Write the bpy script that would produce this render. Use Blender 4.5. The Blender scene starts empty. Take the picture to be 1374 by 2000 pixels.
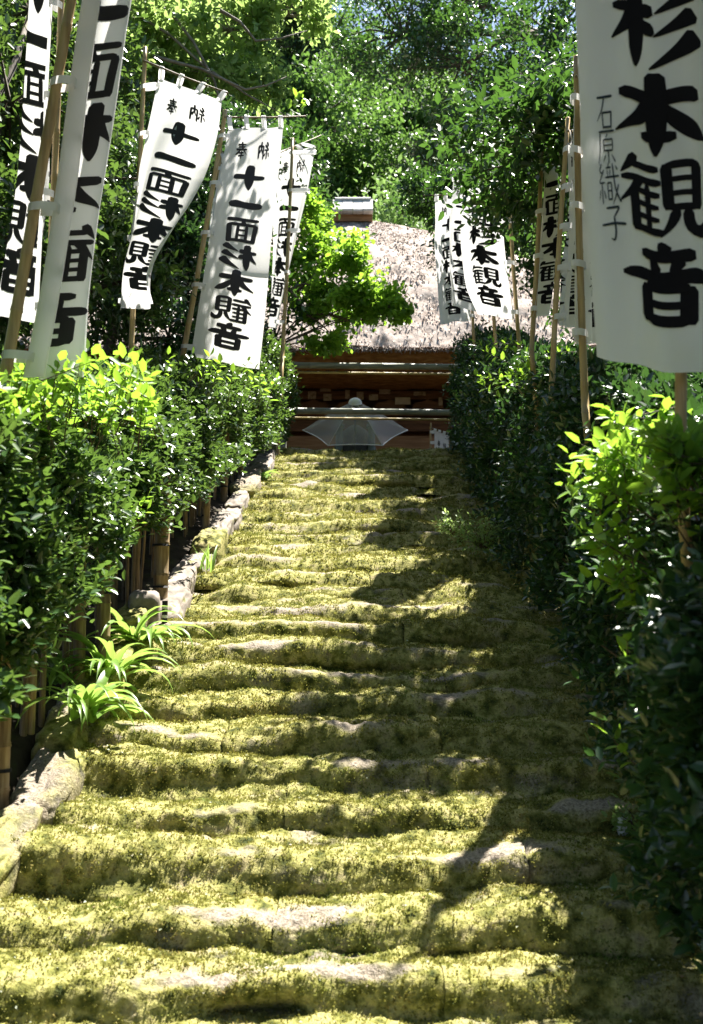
import bpy, math, random
import numpy as np
from mathutils import Vector, Matrix

random.seed(7)
rng = np.random.default_rng(7)
scene = bpy.context.scene
COL = scene.collection

# ---------------------------------------------------------------- camera, sky, sun, exposure
PITCH = math.atan(230 / 2000)
EYE = Vector((0, 0, 1.5))
cd = bpy.data.cameras.new('camera')
cam = bpy.data.objects.new('camera', cd)
COL.objects.link(cam)
cam.location = EYE
cam.rotation_euler = (math.pi / 2 + PITCH, 0, 0)
cd.sensor_fit = 'VERTICAL'
cd.sensor_height = 36
cd.sensor_width = 36
cd.lens = 36
cd.clip_end = 600
cd.clip_start = 0.05
cd.dof.use_dof = True
cd.dof.focus_distance = 8.8
cd.dof.aperture_fstop = 3.0
scene.camera = cam

SUN = Vector((0.23, 0.37, 0.90)).normalized()
w = bpy.data.worlds.new('World')
scene.world = w
w.use_nodes = True
nt = w.node_tree
sky = nt.nodes.new('ShaderNodeTexSky')
sky.sky_type = 'NISHITA'
sky.sun_disc = False
sky.sun_elevation = math.asin(SUN.z)
sky.sun_rotation = math.atan2(SUN.x, SUN.y)
bg = nt.nodes['Background']
bg.inputs['Strength'].default_value = 0.05
nt.links.new(sky.outputs[0], bg.inputs[0])

ld = bpy.data.lights.new('sun', 'SUN')
ld.energy = 5.0
ld.angle = math.radians(0.5)
ld.color = (1.0, 0.95, 0.86)
sun = bpy.data.objects.new('sun', ld)
COL.objects.link(sun)
sun.location = (8, 1, 20)
sun.rotation_euler = SUN.to_track_quat('Z', 'Y').to_euler()

vs = scene.view_settings
vs.view_transform = 'Standard'
vs.look = 'None'
vs.gamma = 1
vs.exposure = 2.15
vs.use_curve_mapping = False
cy = scene.cycles
cy.max_bounces = 6
cy.diffuse_bounces = 2
cy.glossy_bounces = 2
cy.transmission_bounces = 5
cy.transparent_max_bounces = 8
cy.caustics_reflective = False
cy.caustics_refractive = False
cy.use_denoising = True
cy.sample_clamp_indirect = 4

# ---------------------------------------------------------------- helpers
CP, SP = math.cos(PITCH), math.sin(PITCH)

def at(px, py, D):
    """a point of the photograph at distance D (metres along +Y)"""
    u = (px - 687) / 2000.0
    v = (1000 - py) / 2000.0
    fy = CP - v * SP
    fz = SP + v * CP
    k = D / fy
    return Vector((u * k, D, 1.5 + fz * k))

def hash3(ix, iy, iz, seed):
    h = (ix * 374761393 + iy * 668265263 + iz * 2147483647 + seed * 1274126177) & 0x7fffffff
    h = ((h ^ (h >> 13)) * 1274126177) & 0x7fffffff
    h = h ^ (h >> 16)
    return (h & 0xffff) / 32767.5 - 1.0

def vnoise(x, y=0.0, z=0.0, seed=0):
    x, y, z = np.broadcast_arrays(np.asarray(x, float), np.asarray(y, float), np.asarray(z, float))
    ix, iy, iz = np.floor(x).astype(np.int64), np.floor(y).astype(np.int64), np.floor(z).astype(np.int64)
    fx, fy, fz = x - ix, y - iy, z - iz
    fx, fy, fz = [f * f * (3 - 2 * f) for f in (fx, fy, fz)]
    r = 0
    for dx in (0, 1):
        for dy in (0, 1):
            for dz in (0, 1):
                wgt = (fx if dx else 1 - fx) * (fy if dy else 1 - fy) * (fz if dz else 1 - fz)
                r = r + wgt * hash3(ix + dx, iy + dy, iz + dz, seed)
    return r

def mesh_np(name, verts, faces, mat=None, smooth=False):
    verts = np.asarray(verts, np.float32)
    faces = np.asarray(faces, np.int32)
    k = faces.shape[1]
    me = bpy.data.meshes.new(name)
    me.vertices.add(len(verts))
    me.vertices.foreach_set('co', verts.ravel())
    me.loops.add(faces.size)
    me.loops.foreach_set('vertex_index', faces.ravel())
    me.polygons.add(len(faces))
    me.polygons.foreach_set('loop_start', np.arange(0, faces.size, k, dtype=np.int32))
    me.polygons.foreach_set('loop_total', np.full(len(faces), k, np.int32))
    if smooth:
        me.polygons.foreach_set('use_smooth', np.ones(len(faces), bool))
    me.update(calc_edges=True)
    me.validate()
    if mat:
        me.materials.append(mat)
    return me

def link(name, me, parent=None, kind=None):
    o = bpy.data.objects.new(name, me)
    COL.objects.link(o)
    if parent is not None:
        o.parent = parent
        o.matrix_parent_inverse = Matrix.Translation(-parent.location)
    if kind:
        o['kind'] = kind
    return o

def tag(o, label, cat, group=None):
    o['label'] = label
    o['category'] = cat
    if group:
        o['group'] = group
    return o

def thing(name, loc, label=None, cat=None, group=None, kind=None):
    o = bpy.data.objects.new(name, None)
    COL.objects.link(o)
    o.location = loc
    o.empty_display_size = 0.1
    if label:
        tag(o, label, cat, group)
    if kind:
        o['kind'] = kind
    return o

def grid_faces(nu, nv, off=0, wrap=False):
    """vertices laid out row v, column u"""
    f = []
    uu = nu if wrap else nu - 1
    for j in range(nv - 1):
        a = off + j * nu
        for i in range(uu):
            i2 = (i + 1) % nu
            f.append((a + i, a + i2, a + nu + i2, a + nu + i))
    return f

class MB:
    """collects quads/tris as python lists"""
    def __init__(self):
        self.v, self.f = [], []
    def box(self, c, s, rz=0.0, jit=0.0):
        n = len(self.v)
        cz, sz = math.cos(rz), math.sin(rz)
        for x, y, z in ((-1,-1,-1),(1,-1,-1),(1,1,-1),(-1,1,-1),(-1,-1,1),(1,-1,1),(1,1,1),(-1,1,1)):
            x, y, z = x * s[0] / 2, y * s[1] / 2, z * s[2] / 2
            self.v.append((c[0] + x * cz - y * sz + random.uniform(-jit, jit), c[1] + x * sz + y * cz + random.uniform(-jit, jit), c[2] + z + random.uniform(-jit, jit)))
        for q in ((0,3,2,1),(4,5,6,7),(0,1,5,4),(1,2,6,5),(2,3,7,6),(3,0,4,7)):
            self.f.append(tuple(n + i for i in q))
    def tube(self, pts, radii, seg=8, cap=True):
        pts = [Vector(p) for p in pts]
        n0 = len(self.v)
        up = Vector((0.13, 0.31, 0.94)).normalized()
        for i, p in enumerate(pts):
            t = (pts[min(i + 1, len(pts) - 1)] - pts[max(i - 1, 0)]).normalized()
            ref = up if abs(t.dot(up)) < 0.9 else Vector((1, 0.1, 0))
            a = t.cross(ref).normalized()
            b = t.cross(a)
            for k in range(seg):
                th = 2 * math.pi * k / seg
                self.v.append(tuple(p + (a * math.cos(th) + b * math.sin(th)) * radii[i]))
        self.f += grid_faces(seg, len(pts), n0, True)
        if cap:
            for base, pt in ((n0, pts[0]), (n0 + (len(pts) - 1) * seg, pts[-1])):
                c = len(self.v)
                self.v.append(tuple(pt))
                for k in range(seg):
                    self.f.append((base + k, base + (k + 1) % seg, c))
    def build(self, name, mat, parent=None, smooth=False, kind=None):
        me = bpy.data.meshes.new(name)
        me.from_pydata(self.v, [], self.f)
        if smooth:
            me.polygons.foreach_set('use_smooth', np.ones(len(me.polygons), bool))
        me.materials.append(mat)
        me.update()
        return link(name, me, parent, kind)

# ---------------------------------------------------------------- materials
def new_mat(name):
    m = bpy.data.materials.new(name)
    m.use_nodes = True
    n = m.node_tree
    return m, n, n.nodes['Principled BSDF'], n.nodes['Material Output']

def ramp(n, cols, fac=None):
    r = n.nodes.new('ShaderNodeValToRGB')
    el = r.color_ramp.elements
    while len(el) < len(cols):
        el.new(0.5)
    for e, (p, c) in zip(el, cols):
        e.position = p
        e.color = (*c, 1)
    if fac is not None:
        n.links.new(fac, r.inputs[0])
    return r

def noise_node(n, scale, detail=4, coord='Object', rough=0.55, stretch=None):
    tc = n.nodes.new('ShaderNodeTexCoord')
    t = n.nodes.new('ShaderNodeTexNoise')
    t.inputs['Scale'].default_value = scale
    t.inputs['Detail'].default_value = detail
    t.inputs['Roughness'].default_value = rough
    if stretch:
        mp = n.nodes.new('ShaderNodeMapping')
        mp.inputs['Scale'].default_value = stretch
        n.links.new(tc.outputs[coord], mp.inputs[0])
        n.links.new(mp.outputs[0], t.inputs[0])
    else:
        n.links.new(tc.outputs[coord], t.inputs[0])
    return t

def mixc(n, fac, a, b, mode='MIX'):
    m = n.nodes.new('ShaderNodeMix')
    m.data_type = 'RGBA'
    m.blend_type = mode
    for sock, v in ((m.inputs['Factor'], fac), (m.inputs['A'] if False else m.inputs[6], a), (m.inputs[7], b)):
        if hasattr(v, 'links'):
            n.links.new(v, sock)
        elif isinstance(v, tuple):
            sock.default_value = (*v, 1)
        else:
            sock.default_value = v
    return m.outputs[2]

def bump(n, p, height, strength, dist):
    b = n.nodes.new('ShaderNodeBump')
    b.inputs['Strength'].default_value = strength
    b.inputs['Distance'].default_value = dist
    n.links.new(height, b.inputs['Height'])
    n.links.new(b.outputs[0], p.inputs['Normal'])

def leaf_mat(name, dark, mid, light, trans, tf=0.35, rough=0.35, spec=0.5):
    m, n, p, out = new_mat(name)
    g = n.nodes.new('ShaderNodeNewGeometry')
    r = ramp(n, [(0.0, dark), (0.55, mid), (1.0, light)], g.outputs['Random Per Island'])
    n.links.new(r.outputs[0], p.inputs['Base Color'])
    p.inputs['Roughness'].default_value = rough
    p.inputs['Specular IOR Level'].default_value = spec
    t = n.nodes.new('ShaderNodeBsdfTranslucent')
    t.inputs[0].default_value = (*trans, 1)
    ms = n.nodes.new('ShaderNodeMixShader')
    ms.inputs[0].default_value = tf
    n.links.new(p.outputs[0], ms.inputs[1])
    n.links.new(t.outputs[0], ms.inputs[2])
    n.links.new(ms.outputs[0], out.inputs[0])
    return m

M = {}
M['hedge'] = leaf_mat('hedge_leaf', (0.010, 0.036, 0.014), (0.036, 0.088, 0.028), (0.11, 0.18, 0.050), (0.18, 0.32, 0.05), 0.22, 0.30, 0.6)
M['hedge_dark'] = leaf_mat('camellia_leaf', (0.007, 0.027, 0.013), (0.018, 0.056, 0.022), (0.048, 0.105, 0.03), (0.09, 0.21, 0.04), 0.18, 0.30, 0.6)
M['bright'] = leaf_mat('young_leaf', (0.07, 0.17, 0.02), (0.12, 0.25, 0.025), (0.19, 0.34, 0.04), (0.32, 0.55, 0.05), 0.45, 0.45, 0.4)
M['light'] = leaf_mat('light_leaf', (0.07, 0.15, 0.04), (0.15, 0.25, 0.06), (0.26, 0.36, 0.13), (0.40, 0.56, 0.16), 0.45, 0.42, 0.45)
M['wood_leaf'] = leaf_mat('broad_leaf', (0.008, 0.028, 0.011), (0.022, 0.066, 0.020), (0.070, 0.135, 0.032), (0.11, 0.25, 0.035), 0.24, 0.32, 0.55)
M['far_mid'] = leaf_mat('hill_leaf', (0.035, 0.085, 0.022), (0.065, 0.14, 0.035), (0.12, 0.21, 0.055), (0.18, 0.34, 0.06), 0.3, 0.5, 0.35)
M['far_pale'] = leaf_mat('pale_hill_leaf', (0.07, 0.14, 0.045), (0.12, 0.21, 0.07), (0.19, 0.29, 0.11), (0.26, 0.42, 0.11), 0.3, 0.5, 0.35)
M['far_dark'] = leaf_mat('dark_hill_leaf', (0.018, 0.055, 0.018), (0.040, 0.10, 0.026), (0.08, 0.16, 0.04), (0.13, 0.28, 0.04), 0.25, 0.4, 0.45)
M['needle'] = leaf_mat('cedar_needle', (0.012, 0.04, 0.012), (0.03, 0.075, 0.02), (0.09, 0.075, 0.03), (0.07, 0.15, 0.03), 0.2, 0.5, 0.3)
M['strap'] = leaf_mat('strap_leaf', (0.09, 0.19, 0.03), (0.15, 0.27, 0.05), (0.22, 0.34, 0.08), (0.34, 0.52, 0.10), 0.4, 0.38, 0.5)
M['moss_tuft'] = leaf_mat('moss_tuft', (0.050, 0.066, 0.010), (0.155, 0.165, 0.026), (0.30, 0.285, 0.065), (0.29, 0.30, 0.05), 0.3, 0.7, 0.15)
def moss_tufts(name):
    m = leaf_mat(name, (0.045, 0.060, 0.012), (0.180, 0.182, 0.042), (0.40, 0.375, 0.135), (0.34, 0.34, 0.08), 0.28, 0.75, 0.12)
    n = m.node_tree
    p = n.nodes['Principled BSDF']
    src = p.inputs['Base Color'].links[0].from_socket
    t = noise_node(n, 3.3, 4)
    tint = ramp(n, [(0.34, (0.45, 0.75, 0.45)), (0.47, (1.0, 1.0, 0.9)), (0.58, (1.1, 1.02, 1.0)), (0.70, (1.15, 0.82, 0.95))], t.outputs[0])
    n.links.new(mixc(n, 1.0, src, tint.outputs[0], 'MULTIPLY'), p.inputs['Base Color'])
    return m
M['moss_tuft'] = moss_tufts('moss_blade')
M['litter'] = leaf_mat('litter', (0.30, 0.34, 0.22), (0.42, 0.46, 0.34), (0.34, 0.17, 0.08), (0.3, 0.3, 0.2), 0.2, 0.6, 0.3)

def moss_mat():
    m, n, p, out = new_mat('mossy_stone')
    a = noise_node(n, 2.2, 5)
    b = noise_node(n, 11, 5)
    c = noise_node(n, 70, 3, rough=0.7)
    moss = ramp(n, [(0.32, (0.040, 0.052, 0.012)), (0.44, (0.17, 0.17, 0.042)), (0.55, (0.37, 0.345, 0.125)), (0.72, (0.30, 0.25, 0.14))], b.outputs[0])
    moss2 = mixc(n, 0.55, moss.outputs[0], ramp(n, [(0.3, (0.35, 0.35, 0.35)), (0.7, (1.25, 1.25, 1.2))], c.outputs[0]).outputs[0], 'MULTIPLY')
    stone = ramp(n, [(0.3, (0.10, 0.080, 0.062)), (0.52, (0.28, 0.235, 0.195)), (0.7, (0.42, 0.36, 0.325))], c.outputs[0])
    att = n.nodes.new('ShaderNodeAttribute')
    att.attribute_name = 'wear'
    add = n.nodes.new('ShaderNodeMath')
    add.operation = 'ADD'
    n.links.new(att.outputs['Fac'], add.inputs[0])
    n.links.new(a.outputs[0], add.inputs[1])
    fac = ramp(n, [(0.74, (0, 0, 0)), (1.05, (0.9, 0.9, 0.9))], add.outputs[0])
    colr = mixc(n, fac.outputs[0], moss2, stone.outputs[0])
    n.links.new(colr, p.inputs['Base Color'])
    p.inputs['Roughness'].default_value = 0.9
    p.inputs['Specular IOR Level'].default_value = 0.15
    bump(n, p, c.outputs[0], 0.9, 0.012)
    return m
M['moss'] = moss_mat()

def simple(name, cols, scale, rough=0.7, bs=0.3, bd=0.01, stretch=None, spec=0.4, detail=5):
    m, n, p, out = new_mat(name)
    t = noise_node(n, scale, detail, stretch=stretch)
    r = ramp(n, cols, t.outputs[0])
    n.links.new(r.outputs[0], p.inputs['Base Color'])
    p.inputs['Roughness'].default_value = rough
    p.inputs['Specular IOR Level'].default_value = spec
    if bs:
        bump(n, p, t.outputs[0], bs, bd)
    return m
M['stone'] = simple('kerb_stone', [(0.3, (0.07, 0.058, 0.045)), (0.47, (0.19, 0.16, 0.13)), (0.58, (0.29, 0.25, 0.21)), (0.66, (0.15, 0.155, 0.045)), (0.75, (0.22, 0.21, 0.06))], 7, 0.85, 0.5, 0.02)
M['soil'] = simple('soil', [(0.35, (0.018, 0.013, 0.008)), (0.55, (0.045, 0.034, 0.02)), (0.7, (0.05, 0.055, 0.018))], 5, 0.95, 0.6, 0.04)
M['bamboo'] = simple('bamboo_pole', [(0.3, (0.30, 0.20, 0.085)), (0.55, (0.46, 0.33, 0.15)), (0.75, (0.52, 0.40, 0.22))], 6, 0.42, 0.1, 0.003, (6, 6, 0.6))
M['bamboo_old'] = simple('weathered_bamboo', [(0.3, (0.10, 0.065, 0.03)), (0.55, (0.24, 0.17, 0.09)), (0.75, (0.34, 0.27, 0.17))], 7, 0.6, 0.15, 0.004, (6, 6, 0.5))
M['bamboo_grey'] = simple('grey_bamboo', [(0.3, (0.10, 0.115, 0.085)), (0.6, (0.25, 0.26, 0.20))], 4, 0.5, 0.1, 0.004, (0.6, 6, 6))
M['bamboo_thin'] = simple('yellow_bamboo', [(0.3, (0.36, 0.27, 0.09)), (0.7, (0.55, 0.43, 0.17))], 4, 0.45, 0)
M['rope'] = simple('black_rope', [(0.3, (0.008, 0.008, 0.008)), (0.7, (0.03, 0.028, 0.025))], 60, 0.8, 0.4, 0.003)
M['bark'] = simple('bark', [(0.3, (0.045, 0.035, 0.025)), (0.6, (0.11, 0.09, 0.07)), (0.8, (0.17, 0.15, 0.12))], 8, 0.9, 0.6, 0.02, (3, 3, 0.6))
M['twig'] = simple('twig', [(0.3, (0.05, 0.035, 0.022)), (0.7, (0.16, 0.12, 0.085))], 12, 0.85, 0.3, 0.006)
M['pale_twig'] = simple('pale_twig', [(0.3, (0.13, 0.105, 0.085)), (0.7, (0.30, 0.26, 0.22))], 12, 0.8, 0.3, 0.006)
M['thatch'] = simple('thatch', [(0.28, (0.22, 0.17, 0.145)), (0.42, (0.42, 0.35, 0.31)), (0.6, (0.55, 0.475, 0.43)), (0.8, (0.62, 0.55, 0.51))], 7, 0.95, 0.6, 0.04, (1.0, 0.7, 0.7), 0.1, 7)
M['thatch_cut'] = simple('cut_thatch', [(0.3, (0.20, 0.085, 0.028)), (0.55, (0.38, 0.175, 0.06)), (0.75, (0.50, 0.26, 0.11))], 9, 0.95, 0.7, 0.04, (0.5, 1.4, 2.2), 0.1)
M['timber'] = simple('old_timber', [(0.3, (0.08, 0.032, 0.014)), (0.55, (0.17, 0.070, 0.030)), (0.75, (0.26, 0.12, 0.055))], 3, 0.75, 0.3, 0.01, (0.7, 3, 5))
M['timber_light'] = simple('light_timber', [(0.3, (0.24, 0.11, 0.05)), (0.55, (0.38, 0.19, 0.09)), (0.75, (0.48, 0.28, 0.15))], 3, 0.75, 0.3, 0.01, (0.5, 3, 6))
M['paper'] = simple('old_paper', [(0.3, (0.34, 0.24, 0.16)), (0.5, (0.50, 0.37, 0.26)), (0.7, (0.18, 0.11, 0.07))], 14, 0.9, 0)
M['paper_pale'] = simple('pale_paper', [(0.3, (0.52, 0.39, 0.28)), (0.7, (0.66, 0.53, 0.40))], 10, 0.9, 0)
M['ridge'] = simple('ridge_tile', [(0.3, (0.50, 0.48, 0.45)), (0.7, (0.74, 0.71, 0.68))], 6, 0.8, 0.3, 0.01)
M['plaque'] = simple('grey_green_post', [(0.3, (0.10, 0.125, 0.115)), (0.7, (0.21, 0.245, 0.225))], 8, 0.7, 0.2, 0.01)
M['iron'] = simple('dark_bronze', [(0.3, (0.020, 0.022, 0.022)), (0.7, (0.06, 0.062, 0.058))], 8, 0.55, 0.2, 0.01)
M['black'] = simple('black_plastic', [(0.3, (0.012, 0.012, 0.014)), (0.7, (0.02, 0.02, 0.022))], 8, 0.4, 0)
M['white'] = simple('white_paint', [(0.3, (0.66, 0.66, 0.66)), (0.7, (0.8, 0.8, 0.8))], 8, 0.5, 0)

def cloth_mat(name, col, tcol, tf, bscale=0.0):
    m, n, p, out = new_mat(name)
    t = noise_node(n, 3.2, 5)
    r = ramp(n, [(0.3, tuple(c * 0.93 for c in col)), (0.7, col)], t.outputs[0])
    n.links.new(r.outputs[0], p.inputs['Base Color'])
    p.inputs['Roughness'].default_value = 0.9
    p.inputs['Specular IOR Level'].default_value = 0.1
    if bscale:
        f = noise_node(n, 9, 4, stretch=(2.2, 2.2, 0.7))
        bump(n, p, f.outputs[0], bscale, 0.02)
    tr = n.nodes.new('ShaderNodeBsdfTranslucent')
    tr.inputs[0].default_value = (*tcol, 1)
    ms = n.nodes.new('ShaderNodeMixShader')
    ms.inputs[0].default_value = tf
    n.links.new(p.outputs[0], ms.inputs[1])
    n.links.new(tr.outputs[0], ms.inputs[2])
    n.links.new(ms.outputs[0], out.inputs[0])
    return m
M['cloth'] = cloth_mat('banner_cotton', (0.86, 0.86, 0.86), (0.88, 0.88, 0.88), 0.5, 0.35)
M['ink'] = cloth_mat('black_ink', (0.018, 0.017, 0.019), (0.02, 0.02, 0.02), 0.2)
M['ink_back'] = cloth_mat('grey_ink', (0.075, 0.07, 0.076), (0.06, 0.06, 0.062), 0.3)  # greyer ink for the mirrored banners, laid on both faces of the cloth
M['ink_thin'] = cloth_mat('thin_ink', (0.05, 0.07, 0.085), (0.04, 0.05, 0.06), 0.2)
def vinyl_mat():
    m, n, p, out = new_mat('clear_vinyl')
    p.inputs['Base Color'].default_value = (0.62, 0.58, 0.55, 1)
    p.inputs['Roughness'].default_value = 0.35
    tr = n.nodes.new('ShaderNodeBsdfTransparent')
    tr.inputs[0].default_value = (0.88, 0.86, 0.84, 1)
    ms = n.nodes.new('ShaderNodeMixShader')
    ms.inputs[0].default_value = 0.68
    n.links.new(p.outputs[0], ms.inputs[1])
    n.links.new(tr.outputs[0], ms.inputs[2])
    n.links.new(ms.outputs[0], out.inputs[0])
    return m
M['vinyl'] = vinyl_mat()

# ---------------------------------------------------------------- stairs: layout
LOW = [(4.15 + 0.39 * i, 0.155 * (i + 1), 0.39) for i in range(10)]
LOW[-1] = (LOW[-1][0], LOW[-1][1], 0.74)
UP = [(8.4 + 0.44 * j, 1.55 + 0.165 * (j + 1), 0.44) for j in range(16)]
UP[-1] = (UP[-1][0], UP[-1][1], 0.9)
TOPZ = UP[-1][1]

def stair_z(y):
    y = np.asarray(y, float)
    z = np.where(y < 3.95, 0.0, np.where(y < 7.66, (y - 3.95) / 0.39 * 0.155, np.where(y < 8.2, 1.55, 1.55 + (y - 8.2) / 0.44 * 0.165)))
    return np.minimum(z, TOPZ)

def xl(y):
    return float(np.interp(y, [0, 4, 7.7, 10, 15.4], [-1.75, -1.62, -1.50, -1.34, -1.10]))
def xr(y):
    return float(np.interp(y, [0, 4, 7.7, 15.4], [1.55, 1.55, 1.62, 1.85]))

# ground: one sheet out past the wooded hill
def terrain():
    xs = np.concatenate([np.linspace(-90, -8, 22), np.linspace(-7.5, -2, 20), np.linspace(-1.85, 2.3, 24), np.linspace(2.5, 8, 20), np.linspace(9, 90, 22)])
    ys = np.concatenate([np.linspace(-60, -2, 12), np.linspace(-1, 18, 77), np.linspace(19, 34, 16), np.linspace(36, 160, 32)])
    X, Y = np.meshgrid(xs, ys)
    base = stair_z(np.maximum(Y, 3.0)) + 0.02
    lx = np.array([xl(y) for y in Y.ravel()]).reshape(Y.shape)
    rx = np.array([xr(y) for y in Y.ravel()]).reshape(Y.shape)
    outside = np.maximum(np.maximum(lx - 0.12 - X, X - rx - 0.25), 0)
    on = (outside <= 0) & (Y < 15.9)
    side = np.minimum(outside, 30) * 0.16 * np.clip((Y + 6) / 8, 0, 1)
    Z = base + side * np.where(Y > 18, np.clip((24 - Y) / 6, 0, 1), 1)
    Z = np.where(on, base - 0.33, Z)
    hill = np.maximum(Y - 34 - 0.02 * X ** 2 * 0, 0)
    Z = Z + np.minimum(hill, 60) * 0.62 * np.clip(1.0 - (X - 4) / 60, 0.2, 1.2)
    Z = Z + vnoise(X * 0.5, Y * 0.5, 0, 3) * 0.10 * (~on) * np.clip(outside * 2, 0.1, 1)
    Z = np.where(Y < -4, np.minimum(Z, 0.02), Z)
    v = np.stack([X, Y, Z], -1).reshape(-1, 3)
    me = mesh_np('ground', v, grid_faces(len(xs), len(ys)), M['soil'], True)
    o = link('ground', me, None, 'structure')
terrain()

stairs = thing('mossy_stairs', (0, 4.1, 0), kind='structure')
stairs['label'] = 'worn moss covered stone stairs climbing between the hedges'
tuft_pts = []      # (pos, normal, size) gathered for the moss tufts
def step_stone(x0, x1, D, ztop, run, rise, upper, seed, gap):
    jd = random.choice((0.05, 0.12, 0.25, 0.7))
    res = 0.011 if D < 6 else (0.016 if D < 9 else 0.028)
    nx = max(6, int((x1 - x0) / res))
    prof_len = rise + run + 0.1
    nt_ = max(10, int(prof_len / res))
    if upper:
        key = [(-0.13, -0.05), (-0.045, rise * 0.42), (0.01, rise * 0.66), (0.10, rise * 0.80), (run + 0.0, rise * 1.12), (run + 0.10, rise * 1.13)]
    else:
        key = [(-0.055, -0.05), (-0.028, rise * 0.45), (0.0, rise * 0.83), (0.055, rise * 0.985), (run * 0.6, rise + 0.006), (run + 0.10, rise + 0.018)]
    key = np.array(key)
    seglen = np.concatenate([[0], np.cumsum(np.linalg.norm(np.diff(key, axis=0), axis=1))])
    t = np.linspace(0, seglen[-1], nt_)
    # smooth the profile a little
    py_ = np.interp(t, seglen, key[:, 0])
    pz_ = np.interp(t, seglen, key[:, 1])
    kern = np.ones(5) / 5
    pad = lambda a: np.concatenate([[a[0]] * 2, a, [a[-1]] * 2])
    py_, pz_ = np.convolve(pad(py_), kern, 'valid'), np.convolve(pad(pz_), kern, 'valid')
    ty, tz = np.gradient(py_), np.gradient(pz_)
    ln = np.hypot(ty, tz) + 1e-9
    ny, nz = -tz / ln, ty / ln            # outward: towards -y on the riser, +z on the tread
    x = np.linspace(x0 + gap, x1 - gap, nx)
    X, T = np.meshgrid(x, t)
    PY, NY = np.meshgrid(x, py_)[1], np.meshgrid(x, ny)[1]
    PZ, NZ = np.meshgrid(x, pz_)[1], np.meshgrid(x, nz)[1]
    amp = 1.9 if upper else 1.45
    tl = ((seed * 37) % 17 - 8) / 8.0 * 0.014
    dy = (0.045 * vnoise(X * 1.3, 0, 0, seed) + 0.022 * vnoise(X * 4.5, 0, 0, seed + 50)) * amp
    dz = (0.026 * vnoise(X * 1.1, 0, 0, seed + 9) + 0.012 * vnoise(X * 4.0, 0, 0, seed + 60)) * amp + tl * X
    fade = np.clip((T - 0.02) / 0.06, 0, 1)
    disp = 0.028 * vnoise(X * 3.2, T * 5, 0, seed + 2) + 0.013 * vnoise(X * 9, T * 10, 0, seed + 4) + 0.007 * vnoise(X * 26, T * 26, 0, seed + 5) + 0.004 * vnoise(X * 60, T * 60, 0, seed + 6)
    if seed == 100:   # a hollow under the lowest step
        disp = disp - 0.15 * np.exp(-((X + 0.36) / 0.17) ** 4) * np.exp(-((T - 0.075) / 0.055) ** 2)
    # rounded ends at the joints between stones
    edge = np.minimum(X - x0, x1 - X)
    disp = disp - 0.05 * jd * np.exp(-edge / 0.022)
    ridge = np.exp(-((T - seglen[3]) / 0.07) ** 2)
    VX = X + 0.008 * vnoise(T * 14, X * 9, 0, seed + 8)
    VY = D + PY + dy * fade + NY * disp
    VZ = (ztop - rise) + PZ + dz * np.clip(PZ / rise, 0, 1) + NZ * disp
    wear = np.clip(ridge * 0.52 * (vnoise(X * 1.7, 0, 0, seed + 20) * 0.6 + 0.42) + 0.26 * vnoise(X * 3.5, T * 9, 0, seed + 21) + 0.12 * vnoise(X * 14, T * 20, 0, seed + 22) + 0.08, 0, 1)
    me = mesh_np('step_stone', np.stack([VX, VY, VZ], -1).reshape(-1, 3), grid_faces(nx, nt_), M['moss'], True)
    att = me.attributes.new('wear', 'FLOAT', 'POINT')
    att.data.foreach_set('value', wear.ravel().astype(np.float32))
    link('step_stone', me, stairs)
    # moss tufts on this stone
    area = (x1 - x0) * prof_len
    dens = 8500 if D < 6 else (5200 if D < 9 else 1900)
    n = int(area * dens)
    ii = rng.integers(1, nt_ - 1, n)
    jj = rng.integers(1, nx - 1, n)
    patch = vnoise(X[ii, jj] * 5, T[ii, jj] * 8, 0, seed + 31) * 0.5 + 0.5
    keep = (wear[ii, jj] < 0.34) & (rng.random(n) < 0.15 + 0.85 * patch)
    ii, jj = ii[keep], jj[keep]
    P = np.stack([VX[ii, jj], VY[ii, jj], VZ[ii, jj]], -1)
    P[:, 0] += rng.uniform(-res, res, len(P))
    N = np.stack([np.zeros(len(ii)), NY[ii, jj], NZ[ii, jj]], -1)
    tuft_pts.append((P, N, np.full(len(P), 0.011 if D < 6 else (0.013 if D < 9 else 0.020))))

sd = 100
for k, (D, z, run) in enumerate(LOW + UP):
    upper = k >= 10
    rise = 0.165 if upper else 0.155
    a, b = xl(D) - 0.05, xr(D) + 0.25
    nj = 3 if random.random() < 0.6 else 2
    cuts = [a] + sorted(a + (b - a) * (i + random.uniform(-0.3, 0.45) - 0.0) / nj for i in range(0, nj)) [1:] + [b]
    for c0, c1 in zip(cuts[:-1], cuts[1:]):
        step_stone(c0, c1, D, z, run, rise, upper, sd, 0.0)
    sd += 1
# the flat mossy landing in front of the first step
def landing():
    nx, ny_ = 260, 150
    X, Y = np.meshgrid(np.linspace(-1.8, 1.9, nx), np.linspace(2.6, 4.25, ny_))
    Z = 0.012 + 0.020 * vnoise(X * 2, Y * 2, 0, 5) + 0.012 * vnoise(X * 7, Y * 7, 0, 6) + 0.006 * vnoise(X * 25, Y * 25, 0, 8)
    me = mesh_np('landing_stone', np.stack([X, Y, Z], -1).reshape(-1, 3), grid_faces(nx, ny_), M['moss'], True)
    wear = np.clip(0.2 + 0.4 * vnoise(X * 2, Y * 5, 0, 71), 0, 1)
    me.attributes.new('wear', 'FLOAT', 'POINT').data.foreach_set('value', wear.ravel().astype(np.float32))
    link('landing_stone', me, stairs)
    n = 9000
    ii, jj = rng.integers(80, ny_, n), rng.integers(0, nx, n)
    P = np.stack([X[ii, jj], Y[ii, jj], Z[ii, jj]], -1)
    tuft_pts.append((P, np.tile([0, 0, 1.0], (n, 1)), np.full(n, 0.010)))
landing()

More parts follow.
